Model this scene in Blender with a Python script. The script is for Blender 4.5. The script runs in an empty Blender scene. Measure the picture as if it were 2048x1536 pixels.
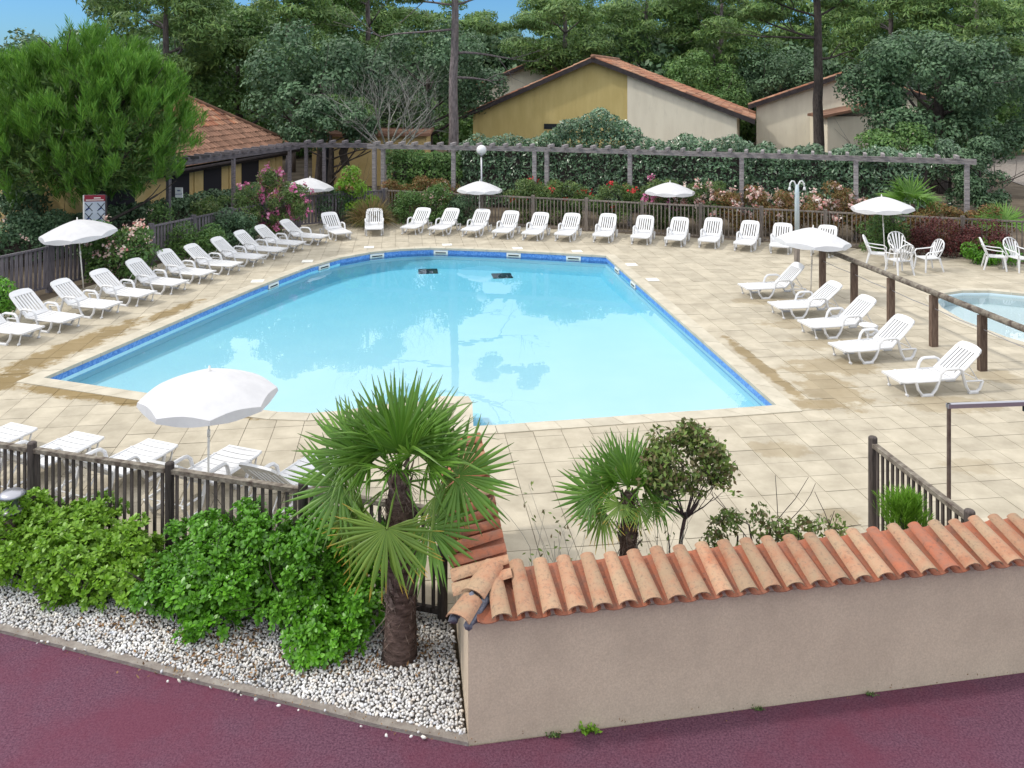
import bpy, math, random
import numpy as np
from mathutils import Vector, Matrix
from mathutils.geometry import tessellate_polygon
random.seed(7); rng = np.random.default_rng(7)
SC = bpy.context.scene
COL = SC.collection
R = math.radians
# ------------------------------------------------------------------ camera
FP, YH, CH = 1700.0, 155.0, 5.5          # focal length and horizon row of the photograph, eye height
cam = bpy.data.cameras.new('camera'); camo = bpy.data.objects.new('camera', cam); COL.objects.link(camo)
cam.sensor_width = 36; cam.lens = FP/2048*36; cam.shift_y = -(768-YH)/2048
cam.clip_start = .1; cam.clip_end = 1500
camo.location = (0, 0, CH); camo.rotation_euler = (R(90), 0, 0)
SC.camera = camo
# ------------------------------------------------------------------ sky, sun, exposure
SUN_EL, SUN_AZ = 48.0, -96.0             # azimuth from +Y, negative to the left
w = bpy.data.worlds.new('World'); SC.world = w; w.use_nodes = True
nt = w.node_tree; nt.nodes.clear()
def wn(t, **k):
    n = nt.nodes.new(t)
    for a, b in k.items(): setattr(n, a, b)
    return n
wo = wn('ShaderNodeOutputWorld'); bg = wn('ShaderNodeBackground'); sky = wn('ShaderNodeTexSky')
sky.sky_type = 'NISHITA'; sky.sun_disc = False; sky.sun_elevation = R(SUN_EL); sky.sun_rotation = R(SUN_AZ)
sky.air_density = 1.0; sky.dust_density = 0.6; sky.ozone_density = 2.0; sky.altitude = 10
tc = wn('ShaderNodeTexCoord'); sx = wn('ShaderNodeSeparateXYZ'); nz = wn('ShaderNodeTexNoise')
nz.inputs['Scale'].default_value = 2.2; nz.inputs['Detail'].default_value = 6; nz.inputs['Roughness'].default_value = .55
mr = wn('ShaderNodeMapRange'); mr.interpolation_type = 'SMOOTHSTEP'
mr.inputs['From Min'].default_value = .10; mr.inputs['From Max'].default_value = .30
nr = wn('ShaderNodeMapRange'); nr.inputs['From Min'].default_value = .3; nr.inputs['From Max'].default_value = .55
nr.inputs['To Min'].default_value = .72
mu = wn('ShaderNodeMath', operation='MULTIPLY'); mx = wn('ShaderNodeMix', data_type='RGBA')
L = nt.links.new
L(tc.outputs['Generated'], sx.inputs[0]); L(tc.outputs['Generated'], nz.inputs['Vector'])
L(sx.outputs['Z'], mr.inputs['Value']); L(nz.outputs['Fac'], nr.inputs['Value'])
L(mr.outputs[0], mu.inputs[0]); L(nr.outputs[0], mu.inputs[1]); L(mu.outputs[0], mx.inputs['Factor'])
tn = wn('ShaderNodeMix', data_type='RGBA', blend_type='MULTIPLY'); tn.inputs['Factor'].default_value = 1; tn.inputs['B'].default_value = (.54, .97, 1.48, 1)
L(sky.outputs[0], tn.inputs['A']); L(tn.outputs['Result'], mx.inputs['A']); mx.inputs['B'].default_value = (16.5, 16.7, 17, 1)
L(mx.outputs['Result'], bg.inputs['Color']); bg.inputs['Strength'].default_value = .12
L(bg.outputs[0], wo.inputs[0])
sl = bpy.data.lights.new('sun', 'SUN'); so = bpy.data.objects.new('sun', sl); COL.objects.link(so)
sl.energy = 2.6; sl.angle = R(3.5); sl.color = (1, .95, .86)
_d = Vector((math.sin(R(SUN_AZ))*math.cos(R(SUN_EL)), math.cos(R(SUN_AZ))*math.cos(R(SUN_EL)), math.sin(R(SUN_EL))))
so.rotation_euler = _d.to_track_quat('Z', 'Y').to_euler(); so.location = (-20, 10, 30)
SC.view_settings.view_transform = 'Standard'; SC.view_settings.look = 'None'
SC.view_settings.exposure = -0.30; SC.view_settings.gamma = 1; SC.view_settings.use_curve_mapping = False
try:
    SC.cycles.max_bounces = 8; SC.cycles.transparent_max_bounces = 12; SC.cycles.diffuse_bounces = 3
    SC.cycles.caustics_reflective = False; SC.cycles.caustics_refractive = False
except Exception: pass

def P(x, y, z=0.0):
    """point of the place seen at a pixel of the photograph, at height z"""
    Y = FP*(CH-z)/(y-YH); return Vector(((x-1024)/FP*Y, Y, z))
def at(x, y, Y): return Vector(((x-1024)/FP*Y, Y, CH-(y-YH)*Y/FP))

# ------------------------------------------------------------------ materials
def M(name, c, c2=None, rough=.7, scale=6, detail=5, spec=.3, bump=0, bscale=40, coords='Object', obvar=0, metal=0, trans=0, isl=None, lo=.35, hi=.65, stretch=None, c3=None, coat=0, spots=None):
    m = bpy.data.materials.new(name); m.use_nodes = True; t = m.node_tree; N = t.nodes; Lk = t.links.new
    b = N['Principled BSDF']; b.inputs['Roughness'].default_value = rough; b.inputs['Specular IOR Level'].default_value = spec
    b.inputs['Metallic'].default_value = metal
    if coat: b.inputs['Coat Weight'].default_value = coat
    col = None
    if coords == 'World':
        g = N.new('ShaderNodeNewGeometry'); vec = g.outputs['Position']
    else:
        g = N.new('ShaderNodeTexCoord'); vec = g.outputs[coords]
    if stretch:
        mp = N.new('ShaderNodeMapping'); mp.inputs['Scale'].default_value = stretch; Lk(vec, mp.inputs[0]); vec = mp.outputs[0]
    if isl:                                     # a ramp of colours, one per leaf / pebble / flower
        gg = N.new('ShaderNodeNewGeometry'); rp = N.new('ShaderNodeValToRGB'); rp.color_ramp.interpolation = 'LINEAR'
        el = rp.color_ramp.elements
        while len(el) < len(isl): el.new(.5)
        for i, q in enumerate(isl): el[i].position = i/(len(isl)-1); el[i].color = (*q, 1)
        Lk(gg.outputs['Random Per Island'], rp.inputs[0]); col = rp.outputs[0]
        nn = N.new('ShaderNodeTexNoise'); nn.inputs['Scale'].default_value = scale; nn.inputs['Detail'].default_value = 2; Lk(vec, nn.inputs[0])
        mrn = N.new('ShaderNodeMapRange'); mrn.inputs['From Min'].default_value = .3; mrn.inputs['From Max'].default_value = .7
        mrn.inputs['To Min'].default_value = .72; mrn.inputs['To Max'].default_value = 1.28; Lk(nn.outputs[0], mrn.inputs[0])
        hs = N.new('ShaderNodeHueSaturation'); Lk(mrn.outputs[0], hs.inputs['Value']); Lk(col, hs.inputs['Color']); col = hs.outputs[0]
    elif c2:
        nn = N.new('ShaderNodeTexNoise'); nn.inputs['Scale'].default_value = scale; nn.inputs['Detail'].default_value = detail; nn.inputs['Roughness'].default_value = .6
        Lk(vec, nn.inputs[0])
        rp = N.new('ShaderNodeValToRGB'); rp.color_ramp.elements[0].position = lo; rp.color_ramp.elements[1].position = hi
        rp.color_ramp.elements[0].color = (*c, 1); rp.color_ramp.elements[1].color = (*c2, 1)
        if c3: e = rp.color_ramp.elements.new((lo+hi)/2); e.color = (*c3, 1)
        Lk(nn.outputs[0], rp.inputs[0]); col = rp.outputs[0]
    if obvar:
        oi = N.new('ShaderNodeObjectInfo'); hs = N.new('ShaderNodeHueSaturation'); mo = N.new('ShaderNodeMapRange')
        mo.inputs['To Min'].default_value = 1-obvar; mo.inputs['To Max'].default_value = 1+obvar
        Lk(oi.outputs['Random'], mo.inputs[0]); Lk(mo.outputs[0], hs.inputs['Value'])
        if col: Lk(col, hs.inputs['Color'])
        else: hs.inputs['Color'].default_value = (*c, 1)
        col = hs.outputs[0]
    if spots and col:
        sc_, ss, l0, l1, amt = spots; sn = N.new('ShaderNodeTexNoise'); sn.inputs['Scale'].default_value = ss; sn.inputs['Detail'].default_value = 6; sn.inputs['Roughness'].default_value = .7; Lk(vec, sn.inputs[0])
        sm_ = N.new('ShaderNodeMapRange'); sm_.inputs['From Min'].default_value = l0; sm_.inputs['From Max'].default_value = l1; sm_.inputs['To Max'].default_value = amt; Lk(sn.outputs[0], sm_.inputs[0])
        mm_ = N.new('ShaderNodeMix'); mm_.data_type = 'RGBA'; Lk(sm_.outputs[0], mm_.inputs['Factor']); Lk(col, mm_.inputs['A']); mm_.inputs['B'].default_value = (*sc_, 1); col = mm_.outputs['Result']
    if col: Lk(col, b.inputs['Base Color'])
    else: b.inputs['Base Color'].default_value = (*c, 1)
    if bump:
        bn = N.new('ShaderNodeTexNoise'); bn.inputs['Scale'].default_value = bscale; bn.inputs['Detail'].default_value = 4; Lk(vec, bn.inputs[0])
        bp = N.new('ShaderNodeBump'); bp.inputs['Strength'].default_value = bump; bp.inputs['Distance'].default_value = .02
        Lk(bn.outputs[0], bp.inputs['Height']); Lk(bp.outputs[0], b.inputs['Normal'])
    if trans:
        tr = N.new('ShaderNodeBsdfTranslucent'); ms = N.new('ShaderNodeMixShader'); ms.inputs[0].default_value = trans
        if col: Lk(col, tr.inputs[0])
        else: tr.inputs[0].default_value = (*c, 1)
        Lk(b.outputs[0], ms.inputs[1]); Lk(tr.outputs[0], ms.inputs[2]); Lk(ms.outputs[0], N['Material Output'].inputs[0])
    return m
def leaf(name, cols, trans=.3, rough=.5, scale=.6, spec=.35): return M(name, cols[0], isl=cols, trans=trans, rough=rough, scale=scale, spec=spec)

m_plastic = M('white_plastic', (.70,.70,.71), (.62,.62,.63), rough=.42, scale=3, spec=.4, coords='World', lo=.2, hi=.75)
m_canvas = M('white_canvas', (.70,.695,.71), (.63,.625,.645), rough=.85, scale=4, trans=.2)
m_pole = M('white_painted_steel', (.72,.71,.68), rough=.4)
m_oldpole = M('worn_umbrella_pole', (.42,.36,.30), (.6,.56,.5), rough=.5, scale=9)
m_wood = M('weathered_fence_wood', (.035,.028,.027), (.095,.078,.07), rough=.85, scale=5, bump=.4, bscale=30, stretch=(6,6,.6), obvar=.3)
m_woodtop = M('lichen_rail_wood', (.075,.055,.045), (.30,.27,.22), rough=.9, scale=9, bump=.5, bscale=35, lo=.35, hi=.72)
m_perg = M('grey_pergola_wood', (.16,.145,.15), (.34,.31,.31), rough=.85, scale=4, bump=.3, stretch=(1,5,5), obvar=.15)
m_brown = M('brown_railing_wood', (.075,.045,.032), (.17,.12,.09), rough=.8, scale=6, bump=.4, stretch=(6,6,.8), obvar=.2)
m_steel = M('galvanised_steel', (.42,.42,.46), rough=.35, metal=.8)
m_darksteel = M('brown_painted_steel', (.06,.035,.03), (.16,.12,.10), rough=.5, scale=4)
m_slot = M('dark_opening', (.012,.016,.02), rough=.6)
m_stucco = M('beige_stucco', (.58,.47,.35), (.69,.57,.435), rough=.95, scale=60, detail=3, bump=.5, bscale=260, spots=((.40,.32,.245), 1.3, .42, .72, .45))
m_stuccoy = M('ochre_stucco', (.48,.375,.15), (.55,.44,.19), stretch=(1.6,1.6,.35), rough=.95, scale=1.4, spots=((.30,.24,.13), 2.2, .58, .78, .4), bump=.3, bscale=90)
m_stuccoc = M('cream_stucco', (.68,.62,.50), (.75,.69,.56), stretch=(1.6,1.6,.35), rough=.95, scale=1.4, spots=((.40,.36,.29), 2.2, .58, .78, .45), bump=.3, bscale=90)
m_stuccol = M('warm_ochre_stucco', (.52,.38,.16), (.62,.47,.23), rough=.95, scale=1.5, bump=.3, bscale=90)  # slightly lighter ochre render of the pool house and annexe
m_verge = M('dark_verge_board', (.028,.022,.024), (.05,.04,.042), rough=.7)
m_door = M('dark_blue_shutter', (.018,.018,.026), rough=.6)
m_farroof = M('old_roof_tiles', (.16,.075,.05), isl=[(.21,.088,.055),(.36,.155,.085),(.16,.08,.058),(.40,.235,.15),(.29,.12,.07)], rough=.9, scale=1.5, obvar=.3)
m_tile = M('terracotta_tile', (.36,.155,.088), (.365,.25,.16), rough=.88, scale=4, detail=10, bump=.35, bscale=70, obvar=.16, coords='World', lo=.30, hi=.60, c3=(.395,.225,.14), spots=((.14,.11,.085), 30, .52, .68, .62))
m_tilered = M('red_channel_tile', (.38,.13,.072), (.26,.135,.095), rough=.85, scale=9, bump=.3, bscale=60, obvar=.2, coords='World', lo=.4, hi=.75, spots=((.10,.07,.06), 22, .55, .7, .7))
m_mortar = M('blue_grey_mortar', (.12,.13,.17), (.22,.23,.28), rough=.95, scale=30, bump=.6, bscale=60)
m_asphalt = M('red_asphalt', (.085,.030,.055), (.185,.085,.125), rough=.93, scale=55, detail=8, bump=.8, bscale=130, spots=((.155,.035,.062), .5, .45, .62, .6), coords='World', lo=.36, hi=.64, spec=.25)
m_edge = M('concrete_edging', (.20,.17,.15), (.30,.27,.24), rough=.95, scale=8, bump=.5, bscale=60, coords='World')
m_soil = M('dry_soil_ground', (.075,.055,.038), (.15,.12,.085), rough=1, scale=.9, detail=9, bump=.5, bscale=12, coords='World')
m_bedsoil = M('gravel_bed_soil', (.10,.09,.085), (.2,.19,.18), rough=1, scale=30, coords='World')
m_coping = M('pale_coping_stone', (.43,.39,.31), (.52,.475,.385), rough=.85, scale=3, bump=.2, bscale=60, coords='World', obvar=.05)
m_lid = M('white_skimmer_lid', (.74,.73,.68), rough=.5)
m_liner = M('light_blue_pool_liner', (.66,.85,.935), (.71,.88,.95), rough=.6, scale=.8, coords='World')
m_linerw = M('blue_pool_wall_liner', (.48,.79,.93), (.53,.82,.94), rough=.6, scale=.8, coords='World')  # bluer copy of the floor liner; the tint makes up for grey, shaded walls
m_kidliner = M('pale_pool_paint', (.78,.88,.93), rough=.6)
m_barkp = M('pine_bark', (.10,.085,.085), (.24,.20,.20), rough=.95, scale=5, bump=.9, bscale=10, stretch=(3,3,.8))
m_barkd = M('dark_bark', (.035,.028,.026), (.085,.07,.062), rough=.95, scale=6, bump=.8, bscale=14, stretch=(3,3,.8))
m_barkg = M('grey_lichen_twigs', (.16,.15,.14), (.34,.34,.30), rough=.95, scale=6)
m_palmbark = M('palm_fibre_trunk', (.045,.028,.022), (.15,.10,.085), rough=1, scale=9, bump=.9, bscale=30, stretch=(1,1,2.5))
m_palmstub = M('old_palm_leaf_bases', (.08,.055,.045), (.26,.20,.17), rough=1, scale=14)
m_pebble = M('white_pebbles', (.5,.5,.5), isl=[(.44,.43,.44),(.74,.73,.72),(.60,.58,.56),(.80,.79,.78),(.60,.61,.65),(.68,.61,.53),(.84,.83,.81)], rough=.6, scale=.7)
m_litter = M('dry_leaf_litter', (.2,.1,.05), isl=[(.16,.08,.04),(.28,.16,.07),(.10,.06,.04),(.34,.22,.10)], rough=.9)
m_pit = leaf('pittosporum_leaves', [(0.077,0.233,0.015),(0.122,0.341,0.021),(0.058,0.175,0.013),(0.161,0.399,0.033),(0.096,0.275,0.019)], trans=.22, rough=.35, spec=.5)
m_pity = leaf('yellow_green_leaves', [(0.156,0.333,0.021),(0.224,0.426,0.031),(0.116,0.256,0.018),(0.259,0.448,0.052),(0.177,0.355,0.026)], trans=.25, rough=.4, spec=.45)
m_laurel = leaf('laurel_leaves', [(0.077,0.156,0.077),(0.127,0.224,0.122),(0.054,0.114,0.062),(0.200,0.296,0.175),(0.095,0.189,0.087)], rough=.3, trans=.15, spec=.6)
m_oak = leaf('oak_leaves', [(0.070,0.139,0.066),(0.111,0.198,0.094),(0.048,0.101,0.053),(0.138,0.226,0.118),(0.088,0.158,0.077)], trans=.18)
m_oak2 = leaf('greener_tree_leaves', [(0.075,0.167,0.043),(0.112,0.218,0.055),(0.053,0.121,0.035),(0.153,0.260,0.065),(0.093,0.177,0.049)], trans=.22)
m_pine = leaf('pine_needles', [(0.098,0.188,0.054),(0.144,0.254,0.065),(0.069,0.140,0.045),(0.198,0.302,0.076),(0.128,0.206,0.059)], trans=.2)
m_pineb = leaf('bright_pine_needles', [(0.082,0.204,0.024),(0.126,0.287,0.033),(0.059,0.159,0.023),(0.186,0.355,0.050),(0.105,0.242,0.030)], trans=.25, scale=.9)
m_oleander = leaf('oleander_leaves', [(0.078,0.145,0.041),(0.124,0.211,0.054),(0.054,0.106,0.034),(0.186,0.251,0.074),(0.109,0.162,0.047)], trans=.25)
m_rust = leaf('rusty_new_leaves', [(.20,.13,.04),(.26,.11,.05),(.13,.14,.04),(.30,.19,.07),(.10,.12,.04)], trans=.3)
m_redleaf = leaf('dark_red_barberry_leaves', [(0.102,0.024,0.026),(0.156,0.038,0.036),(0.072,0.022,0.024),(0.120,0.054,0.036)], trans=.25)
m_grass = leaf('tawny_grass_blades', [(.20,.14,.06),(.28,.20,.09),(.14,.13,.05),(.10,.14,.04)], trans=.3)
m_lime = leaf('lime_green_needles', [(.13,.30,.02),(.19,.38,.03),(.10,.24,.02),(.24,.42,.06)], trans=.35)
m_fpink = leaf('pink_flowers', [(.62,.16,.34),(.72,.28,.46),(.50,.07,.22),(.74,.45,.58)], trans=.3)
m_fred = leaf('red_flowers', [(.55,.03,.035),(.62,.06,.05),(.45,.02,.03)], trans=.3)
m_fwhite = leaf('white_and_pink_flowers', [(.75,.68,.60),(.72,.42,.38),(.76,.72,.66),(.62,.22,.20),(.75,.66,.55)], trans=.3)
m_palm = None

def palm_mat(name, g1, g2, tip):
    m = M(name, g1, isl=[g1, g2, g1], trans=.3, rough=.42, scale=1.5, spec=.45)
    t = m.node_tree; N = t.nodes; a = N.new('ShaderNodeAttribute'); a.attribute_name = 'tip'
    rp = N.new('ShaderNodeValToRGB'); rp.color_ramp.elements[0].position = .80; rp.color_ramp.elements[1].position = .95
    mxn = N.new('ShaderNodeMix'); mxn.data_type = 'RGBA'; t.links.new(a.outputs['Fac'], rp.inputs[0]); t.links.new(rp.outputs[0], mxn.inputs['Factor'])
    src = N['Principled BSDF'].inputs['Base Color'].links[0].from_socket
    t.links.new(src, mxn.inputs['A']); mxn.inputs['B'].default_value = (*tip, 1)
    t.links.new(mxn.outputs['Result'], N['Principled BSDF'].inputs['Base Color'])
    for n in N:
        if n.type == 'BSDF_TRANSLUCENT': t.links.new(mxn.outputs['Result'], n.inputs[0])
    return m
m_palm = palm_mat('green_fan_leaf', (.085,.205,.022), (.145,.285,.038), (.10,.16,.04))
m_palmold = palm_mat('yellow_tipped_fan_leaf', (.125,.23,.03), (.185,.29,.042), (.50,.32,.05))

def stain_deck(name, c, c2, blobs, obvar):
    """stone slabs with olive algae patches: blobs are ((x,y),(rx,ry,angle),strength)"""
    m = M(name, c, c2, rough=.9, scale=2.3, detail=9, bump=.25, bscale=90, coords='World', obvar=obvar, spec=.25)
    t = m.node_tree; N = t.nodes; Lk = t.links.new
    g = N.new('ShaderNodeNewGeometry'); n1 = N.new('ShaderNodeTexNoise'); n1.inputs['Scale'].default_value = 2.6; n1.inputs['Detail'].default_value = 8
    n1.inputs['Roughness'].default_value = .7
    Lk(g.outputs['Position'], n1.inputs[0])
    total = None
    for (x, y), (rx, ry, an), st in blobs:
        mp = N.new('ShaderNodeMapping'); mp.vector_type = 'TEXTURE'
        mp.inputs['Location'].default_value = (x, y, 0); mp.inputs['Rotation'].default_value = (0, 0, an); mp.inputs['Scale'].default_value = (rx, ry, 50)
        Lk(g.outputs['Position'], mp.inputs[0])
        ln = N.new('ShaderNodeVectorMath'); ln.operation = 'LENGTH'; Lk(mp.outputs[0], ln.inputs[0])
        ad = N.new('ShaderNodeMath'); ad.operation = 'MULTIPLY_ADD'; Lk(n1.outputs[0], ad.inputs[0]); ad.inputs[1].default_value = 3.0; Lk(ln.outputs['Value'], ad.inputs[2])
        mr_ = N.new('ShaderNodeMapRange'); mr_.inputs['From Min'].default_value = 2.25; mr_.inputs['From Max'].default_value = 2.6
        mr_.inputs['To Min'].default_value = st; mr_.inputs['To Max'].default_value = 0; Lk(ad.outputs[0], mr_.inputs[0])
        if total is None: total = mr_.outputs[0]
        else:
            mxm = N.new('ShaderNodeMath'); mxm.operation = 'MAXIMUM'; Lk(total, mxm.inputs[0]); Lk(mr_.outputs[0], mxm.inputs[1]); total = mxm.outputs[0]
    mxn = N.new('ShaderNodeMix'); mxn.data_type = 'RGBA'; b = N['Principled BSDF']
    src = b.inputs['Base Color'].links[0].from_socket
    Lk(total, mxn.inputs['Factor']); Lk(src, mxn.inputs['A']); mxn.inputs['B'].default_value = (.20, .135, .045, 1)
    Lk(mxn.outputs['Result'], b.inputs['Base Color'])
    return m
BLOBS = [((-9.4, 15.2), (1.2, .45, 1.2), .85), ((-9.0, 17.3), (2.2, .42, 1.30), .8), ((-7.3, 14.75), (2.2, .28, -.27), .85), ((-5.3, 14.1), (1.2, .25, -.27), .85),
         ((-8.0, 20.0), (1.0, .22, 1.3), .8), ((-10.3, 15.7), (.8, .6, 0), .8),
         ((5.6, 15.0), (.55, .9, 0), .5), ((6.1, 16.2), (1.0, .5, 0), .45), ((4.75, 16.2), (2.0, .14, 1.7), .7), ((5.1, 14.3), (.5, .3, 0), .6),
         ((6.5, 17.6), (.9, .4, 0), .35), ((4.0, 12.6), (.45, .3, 0), .35), ((7.4, 14.3), (.9, .4, 0), .35), ((8.9, 15.6), (.5, .4, 0), .35),
         ((5.2, 10.1), (.5, .4, 0), .4), ((6.5, 12.0), (.4, .3, 0), .25), ((4.1, 10.6), (.3, .25, 0), .35), ((6.3, 19.0), (.8, .35, 0), .35), ((6.2, 20.9), (.8, .35, 0), .35)]
m_slab = stain_deck('sandstone_slabs', (.36,.318,.245), (.475,.425,.333), BLOBS, .07)
m_grout = M('joint_sand', (.25,.215,.16), (.34,.295,.225), rough=1, scale=4, coords='World')

def mosaic_mat():
    m = M('blue_mosaic', (.08,.2,.5), rough=.3, spec=.5); t = m.node_tree; N = t.nodes
    g = N.new('ShaderNodeNewGeometry'); v = N.new('ShaderNodeTexVoronoi'); v.inputs['Scale'].default_value = 26
    t.links.new(g.outputs['Position'], v.inputs['Vector']); rp = N.new('ShaderNodeValToRGB')
    e = rp.color_ramp.elements; e[0].color = (.055,.17,.50,1); e[1].color = (.16,.33,.68,1); k = e.new(.5); k.color = (.09,.24,.60,1)
    sp = N.new('ShaderNodeSeparateColor'); t.links.new(v.outputs['Color'], sp.inputs[0]); t.links.new(sp.outputs[0], rp.inputs[0])
    t.links.new(rp.outputs[0], N['Principled BSDF'].inputs['Base Color']); return m
m_mosaic = mosaic_mat()
def water_mat(name, tint, bump=.035, absorb=None):
    m = bpy.data.materials.new(name); m.use_nodes = True; t = m.node_tree; N = t.nodes; N.remove(N['Principled BSDF'])
    f = N.new('ShaderNodeFresnel'); f.inputs[0].default_value = 1.33; tr = N.new('ShaderNodeBsdfTransparent'); tr.inputs[0].default_value = (*tint, 1)
    gl = N.new('ShaderNodeBsdfGlossy'); gl.inputs['Roughness'].default_value = 0.0; ms = N.new('ShaderNodeMixShader')
    g = N.new('ShaderNodeNewGeometry'); nn = N.new('ShaderNodeTexNoise'); nn.inputs['Scale'].default_value = 1.6; nn.inputs['Detail'].default_value = 2
    t.links.new(g.outputs['Position'], nn.inputs[0]); bp = N.new('ShaderNodeBump'); bp.inputs['Strength'].default_value = bump; bp.inputs['Distance'].default_value = .05
    t.links.new(nn.outputs[0], bp.inputs['Height'])
    for n in (f, gl): t.links.new(bp.outputs[0], n.inputs['Normal'])
    t.links.new(f.outputs[0], ms.inputs[0]); t.links.new(tr.outputs[0], ms.inputs[1]); t.links.new(gl.outputs[0], ms.inputs[2])
    t.links.new(ms.outputs[0], N['Material Output'].inputs[0])
    if absorb:
        va = N.new('ShaderNodeVolumeAbsorption'); va.inputs['Density'].default_value = absorb[0]; va.inputs['Color'].default_value = (*absorb[1], 1); t.links.new(va.outputs[0], N['Material Output'].inputs['Volume'])
    return m
m_water = water_mat('pool_water', (.985,.995,1.0), absorb=(.52, (.03,.80,.965))); m_water2 = water_mat('shallow_water', (.93,.985,.995))

# ------------------------------------------------------------------ mesh helpers
def link(o, parent=None):
    COL.objects.link(o)
    if parent is not None: o.parent = parent
    return o
class MB:
    def __init__(s): s.v = []; s.f = []; s.m = []
    def add(s, vs, fs, mi=0):
        k = len(s.v); s.v += [tuple(v) for v in vs]; s.f += [[i+k for i in f] for f in fs]; s.m += [mi]*len(fs); return s
    def box(s, x0, x1, y0, y1, z0, z1, mi=0, mat=None):
        vs = [Vector(p) for p in ((x0,y0,z0),(x1,y0,z0),(x1,y1,z0),(x0,y1,z0),(x0,y0,z1),(x1,y0,z1),(x1,y1,z1),(x0,y1,z1))]
        if mat is not None: vs = [mat @ v for v in vs]
        return s.add(vs, [(3,2,1,0),(4,5,6,7),(0,1,5,4),(1,2,6,5),(2,3,7,6),(3,0,4,7)], mi)
    def tube(s, path, r, sides=8, rb=None, ref=None, cap=True, mi=0):
        path = [Vector(p) for p in path]; n = len(path)
        rs = r if isinstance(r, (list, tuple)) else [r]*n
        vs = []; u = Vector(ref) if ref else None
        if u is None:
            t0 = (path[1]-path[0]).normalized(); u = Vector((0,0,1)) if abs(t0.z) < .9 else Vector((1,0,0))
        for i, p in enumerate(path):
            a = path[max(i-1, 0)]; b = path[min(i+1, n-1)]; t = (b-a).normalized()
            nn = t.cross(u)
            if nn.length < 1e-5: nn = t.orthogonal()
            nn.normalize(); bb = nn.cross(t).normalized()
            if not ref: u = bb
            q = rs[i]; qb = q if rb is None else rb
            for k in range(sides):
                an = 2*math.pi*(k+.5)/sides; vs.append(p + nn*(q*math.cos(an)) + bb*(qb*math.sin(an)))
        fs = [(i*sides+k, i*sides+(k+1) % sides, (i+1)*sides+(k+1) % sides, (i+1)*sides+k) for i in range(n-1) for k in range(sides)]
        if cap: fs += [tuple(range(sides-1, -1, -1)), tuple((n-1)*sides+k for k in range(sides))]
        return s.add(vs, fs, mi)
    def lathe(s, prof, sides=16, c=(0,0,0), mi=0):
        vs = []; n = len(prof)
        for r, z in prof:
            for k in range(sides):
                a = 2*math.pi*k/sides; vs.append((c[0]+r*math.cos(a), c[1]+r*math.sin(a), c[2]+z))
        fs = [(i*sides+k, i*sides+(k+1) % sides, (i+1)*sides+(k+1) % sides, (i+1)*sides+k) for i in range(n-1) for k in range(sides)]
        return s.add(vs, fs, mi)
    def prism(s, poly, z0, z1, mi=0):
        n = len(poly); vs = [(x, y, z0) for x, y in poly]+[(x, y, z1) for x, y in poly]
        tri = tessellate_polygon([[Vector((x, y, 0)) for x, y in poly]])
        A = sum(poly[i][0]*poly[(i+1) % n][1]-poly[(i+1) % n][0]*poly[i][1] for i in range(n))
        fs = []
        for a, b, c in tri:
            ar = (poly[b][0]-poly[a][0])*(poly[c][1]-poly[a][1])-(poly[c][0]-poly[a][0])*(poly[b][1]-poly[a][1])
            if ar < 0: b, c = c, b
            fs += [(a+n, b+n, c+n), (c, b, a)]
        for i in range(n):
            j = (i+1) % n; fs.append((i, j, j+n, i+n) if A > 0 else (j, i, i+n, j+n))
        return s.add(vs, fs, mi)
    def mesh(s, name, mats, smooth=False):
        me = bpy.data.meshes.new(name); me.from_pydata(s.v, [], s.f)
        for m in (mats if isinstance(mats, (list, tuple)) else [mats]): me.materials.append(m)
        if len(set(s.m)) > 1: me.polygons.foreach_set('material_index', s.m)
        if smooth: me.polygons.foreach_set('use_smooth', [True]*len(s.f))
        me.update(); return me
    def build(s, name, mats, parent=None, smooth=False, loc=None):
        o = bpy.data.objects.new(name, s.mesh(name, mats, smooth))
        if loc is not None: o.location = loc
        return link(o, parent)
def npmesh(name, V, F, mats, smooth=False, mi=None, attr=None):
    me = bpy.data.meshes.new(name); V = np.asarray(V, np.float32); F = np.asarray(F, np.int32); k = F.shape[1]
    me.vertices.add(len(V)); me.vertices.foreach_set('co', V.ravel())
    me.loops.add(F.size); me.loops.foreach_set('vertex_index', F.ravel())
    me.polygons.add(len(F)); me.polygons.foreach_set('loop_start', np.arange(0, F.size, k, dtype=np.int32))
    for m in (mats if isinstance(mats, (list, tuple)) else [mats]): me.materials.append(m)
    if mi is not None: me.polygons.foreach_set('material_index', np.asarray(mi, np.int32))
    if smooth: me.polygons.foreach_set('use_smooth', np.ones(len(F), bool))
    me.update(calc_edges=True)
    if attr is not None:
        a = me.attributes.new('tip', 'FLOAT', 'POINT'); a.data.foreach_set('value', np.asarray(attr, np.float32))
    return me
def obj(name, me, parent=None, loc=None, rz=None, rot=None, sc=None):
    o = bpy.data.objects.new(name, me)
    if loc is not None: o.location = loc
    if rz is not None: o.rotation_euler = (0, 0, rz)
    if rot is not None: o.rotation_euler = rot
    if sc is not None: o.scale = sc if hasattr(sc, '__len__') else (sc, sc, sc)
    return link(o, parent)
def thing(name, label, cat, loc=(0,0,0), rz=0, group=None):
    o = bpy.data.objects.new(name, None); o.location = loc; o.rotation_euler = (0,0,rz); o.empty_display_size = .2; link(o)
    o['label'] = label; o['category'] = cat
    if group: o['group'] = group
    return o
def struct(o): o['kind'] = 'structure'; return o
def stuff(o): o['kind'] = 'stuff'; return o
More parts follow.
